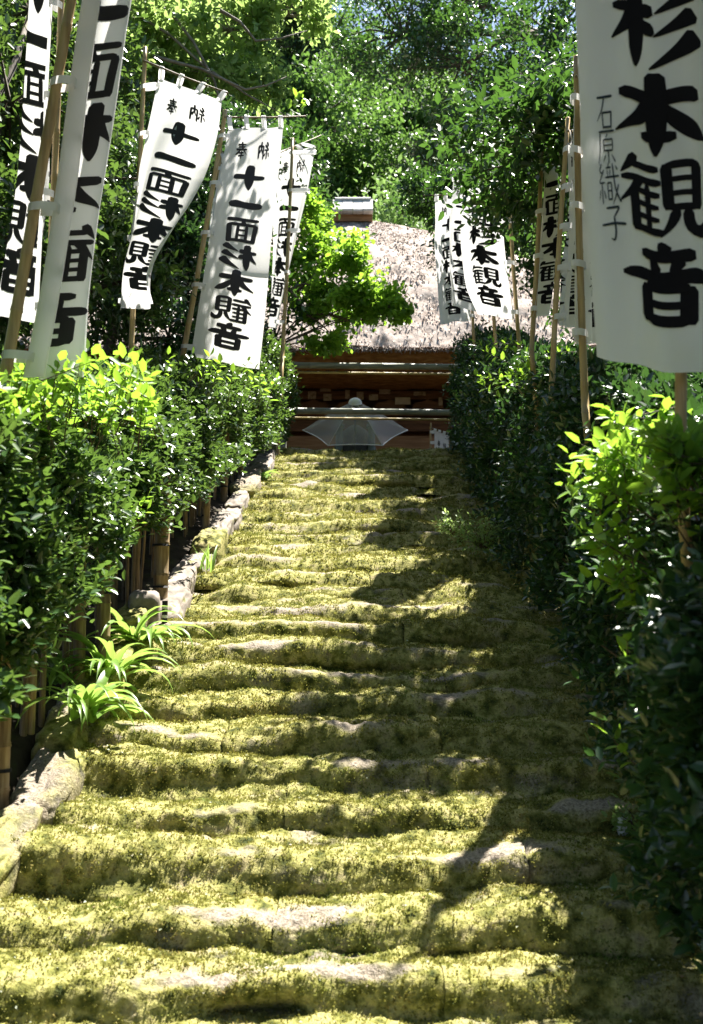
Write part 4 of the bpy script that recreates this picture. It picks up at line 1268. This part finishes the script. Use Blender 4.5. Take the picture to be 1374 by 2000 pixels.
# ---------------------------------------------------------------- trees
def blob_points(c, r, n, clumps=14, shell=0.55, sig=0.16):
    """points in clumps spread over a lumpy ellipsoid; returns positions and outward directions"""
    c, r = np.array(c, float), np.array(r, float)
    d = norm(rng.normal(size=(clumps, 3)))
    rad = shell + (1 - shell) * rng.random(clumps) ** 0.6
    cc = c + d * r * rad[:, None]
    k = rng.integers(0, clumps, n)
    p = cc[k] + rng.normal(size=(n, 3)) * r * sig * rng.uniform(0.7, 1.5, (clumps, 1))[k]
    out = norm((p - c) / r)
    return p, out, cc

def tree(label, name, base, path, blobs, leafL, mat, per=6, asp=0.5, T=T6, r0=0.16, bark='bark', singles=0, group=None, droop=0.0, up=0.7, limbs=True):
    base = Vector(base)
    root = thing(name, base, label, 'tree', group)
    pts = [base - Vector((0, 0, 0.3))] + [Vector(p) for p in path]
    b = MB()
    m = len(pts)
    # smooth the trunk
    fine, rad = [], []
    for i in range(m - 1):
        for q in range(5):
            e = q / 5
            fine.append(pts[i].lerp(pts[i + 1], e) + Vector((random.uniform(-1, 1), random.uniform(-1, 1), 0)) * r0 * 0.18)
    fine.append(pts[-1])
    for i in range(len(fine)):
        rad.append(r0 * (1 - 0.75 * i / (len(fine) - 1)))
    b.tube(fine, rad, 9)
    b.build('trunk', M[bark], root, True)
    allp, alld = [], []
    bl = MB()
    for (c, r, n, clumps) in blobs:
        p, d, cc = blob_points(c, r, n, clumps)
        allp.append(p); alld.append(d)
        if limbs:
            c = Vector(c)
            a = min(fine[len(fine) // 3:], key=lambda f: (f - c).length)
            mid = a.lerp(c, 0.5) + Vector((random.uniform(-.15, .15), random.uniform(-.15, .15), 0.12)) * (c - a).length * 0.6
            bl.tube([a, mid, c], [r0 * 0.38, r0 * 0.26, r0 * 0.16], 7)
            for q in cc:
                q = Vector(q)
                md = c.lerp(q, 0.5) + Vector((random.uniform(-.1, .1), random.uniform(-.1, .1), random.uniform(-.02, .12))) * (q - c).length
                bl.tube([c, md, q], [r0 * 0.13, r0 * 0.08, r0 * 0.03], 5)
    if bl.v:
        bl.build('limbs', M[bark], root, True)
    P = np.concatenate(allp); Dv = np.concatenate(alld)
    Dv = Dv * 0.7 + rng.normal(size=Dv.shape) * 0.5 + np.array([0, 0, -droop])
    pos, dr, nm, ln = twigs_to_leaves(P, Dv, per, leafL * 0.5, leafL, up=up)
    foliage('crown', root, pos, dr, nm, ln, asp, M[mat], T=T, singles=singles)
    return root

# tree right of the stairs: throws the shade over the middle of the flight
tree('dark broad leaved tree with a bough reaching over the three overlapping banners', 'broadleaf_tree', (4.6, 9.4, 1.9), [(4.4, 9.3, 4.5), (3.9, 9.2, 6.6), (3.4, 9.4, 7.6)],
     [(at(960, 330, 10.0), (0.32, 0.3, 0.16), 80, 9), (at(1040, 380, 12.0), (0.5, 0.5, 0.4), 180, 10), ((1.75, 8.7, 5.65), (1.0, 1.0, 0.28), 900, 26), ((2.9, 9.6, 7.0), (0.9, 0.6, 0.5), 400, 14), ((4.6, 9.6, 8.4), (1.3, 1.5, 1.0), 600, 20)],
     0.105, 'wood_leaf', 6, 0.5, T6, 0.15, singles=300)
tree('tall dark leaved tree beside the hall with patches of sky between its boughs', 'broadleaf_tree', (6.6, 20.8, 4.6), [(6.4, 20.9, 9.0), (5.4, 21.4, 12.5), (4.2, 22, 15.0)],
     [(at(790, 70, 23.5), (1.9, 1.3, 1.2), 620, 22), (at(900, 130, 23), (1.9, 1.3, 1.4), 640, 22), (at(1020, 230, 21.5), (1.6, 1.3, 1.4), 560, 20), (at(880, 290, 22), (1.1, 0.9, 0.8), 300, 14), (at(1080, 70, 21), (1.8, 1.5, 1.7), 640, 22), (at(950, 10, 24), (2.0, 1.4, 1.2), 560, 20), (at(1160, 160, 20), (1.6, 1.4, 1.6), 480, 18), (at(980, 330, 20.5), (1.0, 0.9, 0.7), 260, 12)],
     0.14, 'wood_leaf', 6, 0.5, T6, 0.26)
tree('leafy tree rising behind the big close banner', 'broadleaf_tree', (3.9, 4.6, 0.9), [(3.8, 4.6, 3.5), (3.5, 4.5, 5.6), (3.1, 4.2, 7.2)],
     [((1.9, 5.0, 6.5), (0.75, 0.7, 0.5), 1000, 30), ((3.1, 4.3, 7.3), (1.0, 0.7, 0.6), 420, 14), ((3.9, 5.2, 6.6), (1.1, 1.0, 0.9), 420, 14), ((2.55, 3.6, 4.9), (0.35, 0.4, 0.5), 120, 8)],
     0.10, 'wood_leaf', 6, 0.5, T6, 0.12)
tree('tall tree shading the head of the stairs behind the overlapping banners', 'broadleaf_tree', (4.4, 14.6, 4.4), [(4.3, 14.6, 7), (4.0, 14.7, 9.5)],
     [((1.9, 17.2, 9.0), (1.0, 1.0, 0.6), 520, 16), (at(960, 440, 15.5), (0.9, 0.9, 0.9), 420, 14), (at(1060, 420, 15.0), (1.1, 1.0, 1.3), 500, 16), (at(1130, 250, 14.0), (1.2, 1.2, 1.3), 480, 16), ((2.3, 13.8, 7.6), (0.7, 0.7, 0.4), 260, 12), (at(870, 380, 16.5), (0.9, 0.8, 0.5), 260, 12)],
     0.11, 'wood_leaf', 6, 0.5, T6, 0.16)

tree('unseen leafy tree added over the foot of the stairs to block sky light', 'broadleaf_tree', (-4.8, -0.5, 0.9), [(-4.6, -0.4, 4), (-3.8, 0, 6.5), (-2.8, 0.4, 7.8)],  # out of view; added to shut out sky light overhead
     [((-2.6, 1.6, 8.2), (1.6, 1.6, 0.6), 700, 24), ((-0.6, 0.2, 8.6), (1.6, 1.6, 0.6), 700, 24), ((-3.4, -1.6, 8.0), (1.7, 1.6, 0.8), 700, 24), ((0.9, 1.9, 8.8), (1.3, 1.2, 0.5), 500, 20), ((-4.4, 3.2, 8.4), (1.4, 1.5, 0.8), 500, 20), ((3.2, 0.6, 8.4), (1.4, 1.5, 0.7), 500, 20)],
     0.14, 'wood_leaf', 6, 0.55, T6, 0.2)
# light leaved tree upper left, with a bare grey branch running down to the broad banner
lt = tree('light green tree with thin grey branches above the twisted banner', 'light_leaved_tree', (-5.2, 11.5, 3.6), [(-5.0, 11.5, 6.0), (-4.2, 11.6, 8.4), (-3.4, 11.6, 9.2)],
     [(at(330, 40, 11.8), (0.7, 0.8, 0.5), 330, 14), (at(450, 60, 12.2), (0.7, 0.8, 0.45), 330, 14), (at(560, 30, 12.6), (0.5, 0.7, 0.4), 230, 12), (at(420, 150, 12.0), (0.5, 0.6, 0.35), 200, 12), (at(520, 170, 12.4), (0.35, 0.4, 0.25), 110, 9), (at(250, 90, 11.5), (0.6, 0.7, 0.6), 260, 12), (at(330, 190, 12.2), (0.4, 0.5, 0.4), 130, 9), ((-4.8, 8.8, 9.7), (1.2, 1.4, 0.6), 420, 18), ((-3.7, 6.4, 8.9), (1.2, 1.5, 0.6), 420, 18)],  # last two blobs: foliage added overhead out of view to block sky light
     0.12, 'light', 5, 0.55, T6, 0.10, bark='pale_twig', droop=0.35, singles=0)
for a, m_, e in (((255, 20), (400, 130), (562, 228)), ((330, 20), (420, 160), (440, 235)), ((300, 110), (480, 175), (560, 150)), ((430, 20), (500, 80), (600, 60))):
    b = MB()
    A, Mi, E = at(*a, 11.3), at(*m_, 11.5), at(*e, 11.6)
    b.tube([A, A.lerp(Mi, .5) + Vector((0.02, 0, 0.05)), Mi, Mi.lerp(E, .5) + Vector((0, 0, -0.03)), E], [0.022, 0.019, 0.015, 0.011, 0.005], 6)
    b.build('branch', M['pale_twig'], lt, True)
b_p = np.array([at(588, 200, 11.6), at(580, 190, 11.6), at(596, 192, 11.6)])
pos, dr, nm, ln = twigs_to_leaves(b_p, np.array([[0.4, -0.3, 0.1], [-0.1, -0.3, 0.3], [0.2, -0.4, -0.5]]), 5, 0.05, 0.13)
foliage('sprig', lt, pos, dr, nm, ln, 0.6, M['bright'])

# dense glossy trees behind the left banners
G_D = 'dense glossy evergreens behind the banners'
tree('dense glossy evergreen tree behind the thick pale pole', 'evergreen_tree', (-3.6, 8.6, 2.4), [(-3.6, 8.7, 4.0), (-3.5, 8.8, 5.6)],
     [(at(40, 480, 8.6), (0.8, 0.9, 0.8), 620, 18), (at(200, 560, 10.5), (0.8, 0.8, 0.6), 560, 18), (at(160, 350, 10), (0.9, 0.9, 0.9), 620, 18), (at(20, 200, 9), (0.8, 0.9, 0.9), 560, 18), (at(180, 150, 11), (0.9, 0.9, 0.8), 520, 18), (at(60, 20, 10), (0.9, 0.9, 0.6), 380, 14), (at(-120, 350, 9), (0.9, 1.0, 1.4), 500, 16)],
     0.10, 'hedge', 6, 0.5, T6, 0.13, group=G_D)
tree('dark glossy evergreen tree behind the twisted banner and the leaning pole', 'evergreen_tree', (-3.1, 12.6, 3.6), [(-3.1, 12.7, 5.0), (-2.9, 12.9, 6.4)],
     [(at(330, 560, 12.6), (0.9, 0.8, 0.8), 560, 18), (at(300, 420, 13), (0.9, 0.9, 0.9), 560, 18), (at(400, 440, 13.6), (0.8, 0.8, 0.9), 480, 18), (at(340, 280, 13.5), (0.9, 0.9, 0.7), 420, 16), (at(460, 300, 15), (0.8, 0.8, 0.6), 380, 14), (at(330, 660, 11.8), (0.7, 0.5, 0.4), 260, 12)],
     0.105, 'hedge_dark', 6, 0.5, T6, 0.13, group=G_D)
tree('evergreen tree beyond the slanting narrow banner, partly covering the thatched roof', 'evergreen_tree', (-2.6, 17.6, 4.2), [(-2.6, 17.6, 6.5), (-2.3, 17.8, 9)],
     [(at(480, 620, 16.5), (1.0, 0.8, 0.9), 460, 18), (at(470, 470, 17.5), (1.0, 1.0, 1.0), 460, 18), (at(560, 360, 19), (0.9, 0.9, 0.9), 420, 16), (at(440, 300, 18.5), (1.2, 1.0, 0.9), 420, 16), (at(590, 300, 20), (0.7, 0.8, 0.5), 240, 12)],
     0.13, 'wood_leaf', 6, 0.5, T6, 0.15, group=G_D)
# bright young tree in front of the thatch
mt_ = tree('bright yellow green young tree spreading in front of the thatched roof', 'young_tree', (-1.75, 17.3, 4.2), [(-1.7, 17.3, 5.6), (-1.35, 17.1, 6.3)],
     [(at(650, 480, 17.2), (0.55, 0.5, 0.50), 230, 12), (at(690, 530, 16.8), (0.50, 0.5, 0.45), 220, 12), (at(700, 590, 16.6), (0.65, 0.5, 0.33), 260, 14), (at(640, 600, 17.0), (0.55, 0.5, 0.45), 220, 12), (at(760, 600, 16.4), (0.36, 0.4, 0.28), 100, 9), (at(610, 430, 18), (0.45, 0.5, 0.45), 150, 10), (at(640, 670, 17), (0.45, 0.4, 0.20), 110, 10), (at(580, 540, 17.5), (0.5, 0.5, 0.6), 200, 12), (at(790, 615, 16.3), (0.2, 0.25, 0.12), 26, 5)],
     0.115, 'bright', 5, 0.72, T6, 0.045, bark='twig', droop=0.15, singles=300)
for a, m_, e in (((552, 555), (600, 615), (645, 650)), ((562, 575), (590, 555), (640, 570)), ((600, 612), (680, 625), (745, 615)), ((580, 570), (640, 520), (680, 480))):
    b = MB()
    A, Mi, E = at(*a, 17.0), at(*m_, 16.9), at(*e, 16.8)
    b.tube([A, A.lerp(Mi, .5) + Vector((0.03, 0, 0.04)), Mi, Mi.lerp(E, .5) + Vector((0, 0, 0.03)), E], [0.030, 0.027, 0.022, 0.016, 0.008], 6)
    b.build('branch', M['twig'], mt_, True)

# wooded hill behind the hall: three kinds, each built once and copied
def far_proto(mat, H, R, n, label, leafL, seed, group):
    global rng
    blobs = []
    r_ = random.Random(seed)
    for k in range(9):
        a = r_.uniform(0, 6.28)
        q = r_.uniform(0.2, 0.75) * R
        blobs.append(((q * math.cos(a), q * math.sin(a), H * r_.uniform(0.42, 0.9)), (R * r_.uniform(0.35, 0.52),) * 2 + (R * r_.uniform(0.26, 0.42),), n // 9, 30))
    return tree(label, 'hill_tree', (0, 0, 0), [(0.1, 0, H * 0.35), (0, 0.1, H * 0.7), (0, 0, H * 0.85)], blobs, leafL, mat, 5, 0.6, T4, 0.28, group=group)
def copy_tree(src, loc, rz, s):
    c = src.copy()
    COL.objects.link(c)
    c.location = loc
    c.rotation_euler = (0, 0, rz)
    c.scale = (s, s, s)
    for ch in src.children:
        k = ch.copy()
        COL.objects.link(k)
        k.parent = c
    return c
def ground_z(x, y):
    return TZ + min(max(y - 34, 0), 60) * 0.62 * max(0.2, min(1.2, 1.0 - (x - 4) / 60))
protos = [far_proto('far_mid', 9, 4.2, 11500, 'mid green rounded tree on the wooded hill behind the hall', 0.145, 1, 'mid green hill trees'),
          far_proto('far_pale', 6.5, 3.4, 11500, 'pale green bushy tree on the slope close behind the ridge cap', 0.115, 2, 'pale bushy trees above the roof'),
          far_proto('far_dark', 11, 4.4, 11500, 'dark green tall tree on the wooded hill behind the hall', 0.15, 3, 'dark green hill trees')]
used = [False] * 3
def put(kind, px, D, top_py, sc=1.0):
    x = (px - 687) / 2000 * D
    gz = ground_z(x, D) - 0.3
    topz = at(px, top_py, D).z
    H = (9, 6.5, 11)[kind] * 1.12
    s = max(0.5, min(2.2, (topz - gz) / H)) * sc
    if topz - gz < 0.5 * H:
        gz = topz - 0.5 * H
    if not used[kind]:
        o = protos[kind]; used[kind] = True
        o.location = (x, D, gz); o.rotation_euler = (0, 0, random.uniform(0, 6.28)); o.scale = (s, s, s)
    else:
        copy_tree(protos[kind], (x, D, gz), random.uniform(0, 6.28), s)
for a in [(1, 650, 34.5, 275), (1, 735, 35.5, 330), (1, 820, 35, 385), (1, 905, 35.5, 400), (1, 570, 35, 300), (1, 1010, 36, 420), (1, 1100, 36, 420),
          (2, 700, 39, 190), (0, 800, 40, 230), (2, 880, 41, 270), (0, 620, 40, 150), (0, 530, 39, 210), (2, 440, 38, 230), (0, 970, 41, 300), (2, 1080, 40, 320), (0, 1200, 40, 330), (0, 330, 37, 260), (2, 200, 37, 260), (0, 60, 37, 240),
          (0, 740, 47, 90), (2, 830, 48, 190), (0, 640, 47, 120), (0, 560, 46, 90), (0, 470, 45, 80), (0, 380, 45, 80), (2, 290, 44, 90), (0, 180, 44, 90), (0, 60, 44, 90), (0, 900, 49, 290), (2, 1000, 48, 250), (0, 1120, 48, 260), (0, 1250, 48, 250),
          (2, 745, 55, 60), (2, 640, 56, 105), (0, 540, 54, -40), (2, 430, 54, -40), (0, 310, 53, -40), (0, 190, 53, -40), (2, 70, 53, -30)]:
    put(*a)

# tall cedar above the hall
def cedar(px, D, top_py, label):
    x = (px - 687) / 2000 * D
    gz = ground_z(x, D) - 0.3
    topz = at(px, top_py, D).z
    root = thing('cedar_tree', (x, D, gz), label, 'tree')
    b = MB()
    b.tube([(x, D, gz - 0.3), (x + 0.1, D, (gz + topz) / 2), (x, D, topz)], [0.38, 0.24, 0.05], 10)
    b.build('trunk', M['bark'], root, True)
    bl = MB()
    P_, D_ = [], []
    z = gz + 3.0
    while z < topz:
        q = (topz - z) / (topz - gz)
        for k in range(4):
            a = random.uniform(0, 6.28)
            L = (0.5 + 3.4 * q) * random.uniform(0.6, 1.1)
            c = Vector((x, D, z))
            e = c + Vector((math.cos(a) * L, math.sin(a) * L, -0.18 * L))
            mid = c.lerp(e, 0.5) + Vector((0, 0, 0.12 * L))
            bl.tube([c, mid, e], [0.05, 0.035, 0.012], 5)
            m_ = int(26 * L) + 12
            t = rng.uniform(0.25, 1.05, m_)
            pts = np.array(c)[None] * (1 - t[:, None]) + np.array(e)[None] * t[:, None]
            pts[:, 2] += 0.24 * L * t * (1 - t) * 2
            pts += rng.normal(size=pts.shape) * np.array([0.22, 0.22, 0.16])
            P_.append(pts)
            D_.append(np.tile(np.array([math.cos(a), math.sin(a), -0.5]), (m_, 1)) + rng.normal(size=(m_, 3)) * 0.5)
        z += 0.42
    bl.build('limbs', M['bark'], root, True)
    pos, dr, nm, ln = twigs_to_leaves(np.concatenate(P_), np.concatenate(D_), 5, 0.06, 0.26)
    foliage('crown', root, pos, dr, nm, ln, 0.22, M['needle'], T=T4)
cedar(590, 36.5, -160, 'tall dark cedar with brownish needles above the temple roof')
cedar(505, 38.5, -120, 'dark cedar standing just left of the brownish one, seen behind the light green tree')

# wood continued beside and behind the viewer, unseen, added to block sky fill
for k_, (kx, ky, ks, kk) in enumerate([(-7.0, 2.0, 1.0, 0), (-8.0, -4.0, 1.2, 2), (2.5, -8.5, 1.25, 2), (8.5, -5.0, 1.2, 0), (6.8, -0.8, 1.0, 2), (12.0, 2.0, 1.1, 2), (13.0, 8.0, 1.15, 0), (-9.0, 8.0, 1.2, 2), (-8.5, 15.0, 1.2, 0), (14.0, 15.0, 1.2, 2), (-10, 23, 1.2, 0), (16, 23, 1.2, 0)]):
    o = copy_tree(protos[kk], (kx, ky, 0.0 if ky < 3 else float(stair_z(ky)) + 0.6), random.uniform(0, 6.28), ks)
    o['label'] = ('mid green tree' if kk == 0 else 'dark green tall tree') + ' of the wood around the stairs, added out of view to cut sky light'
    o['group'] = 'mid green flank trees' if kk == 0 else 'dark green flank trees'
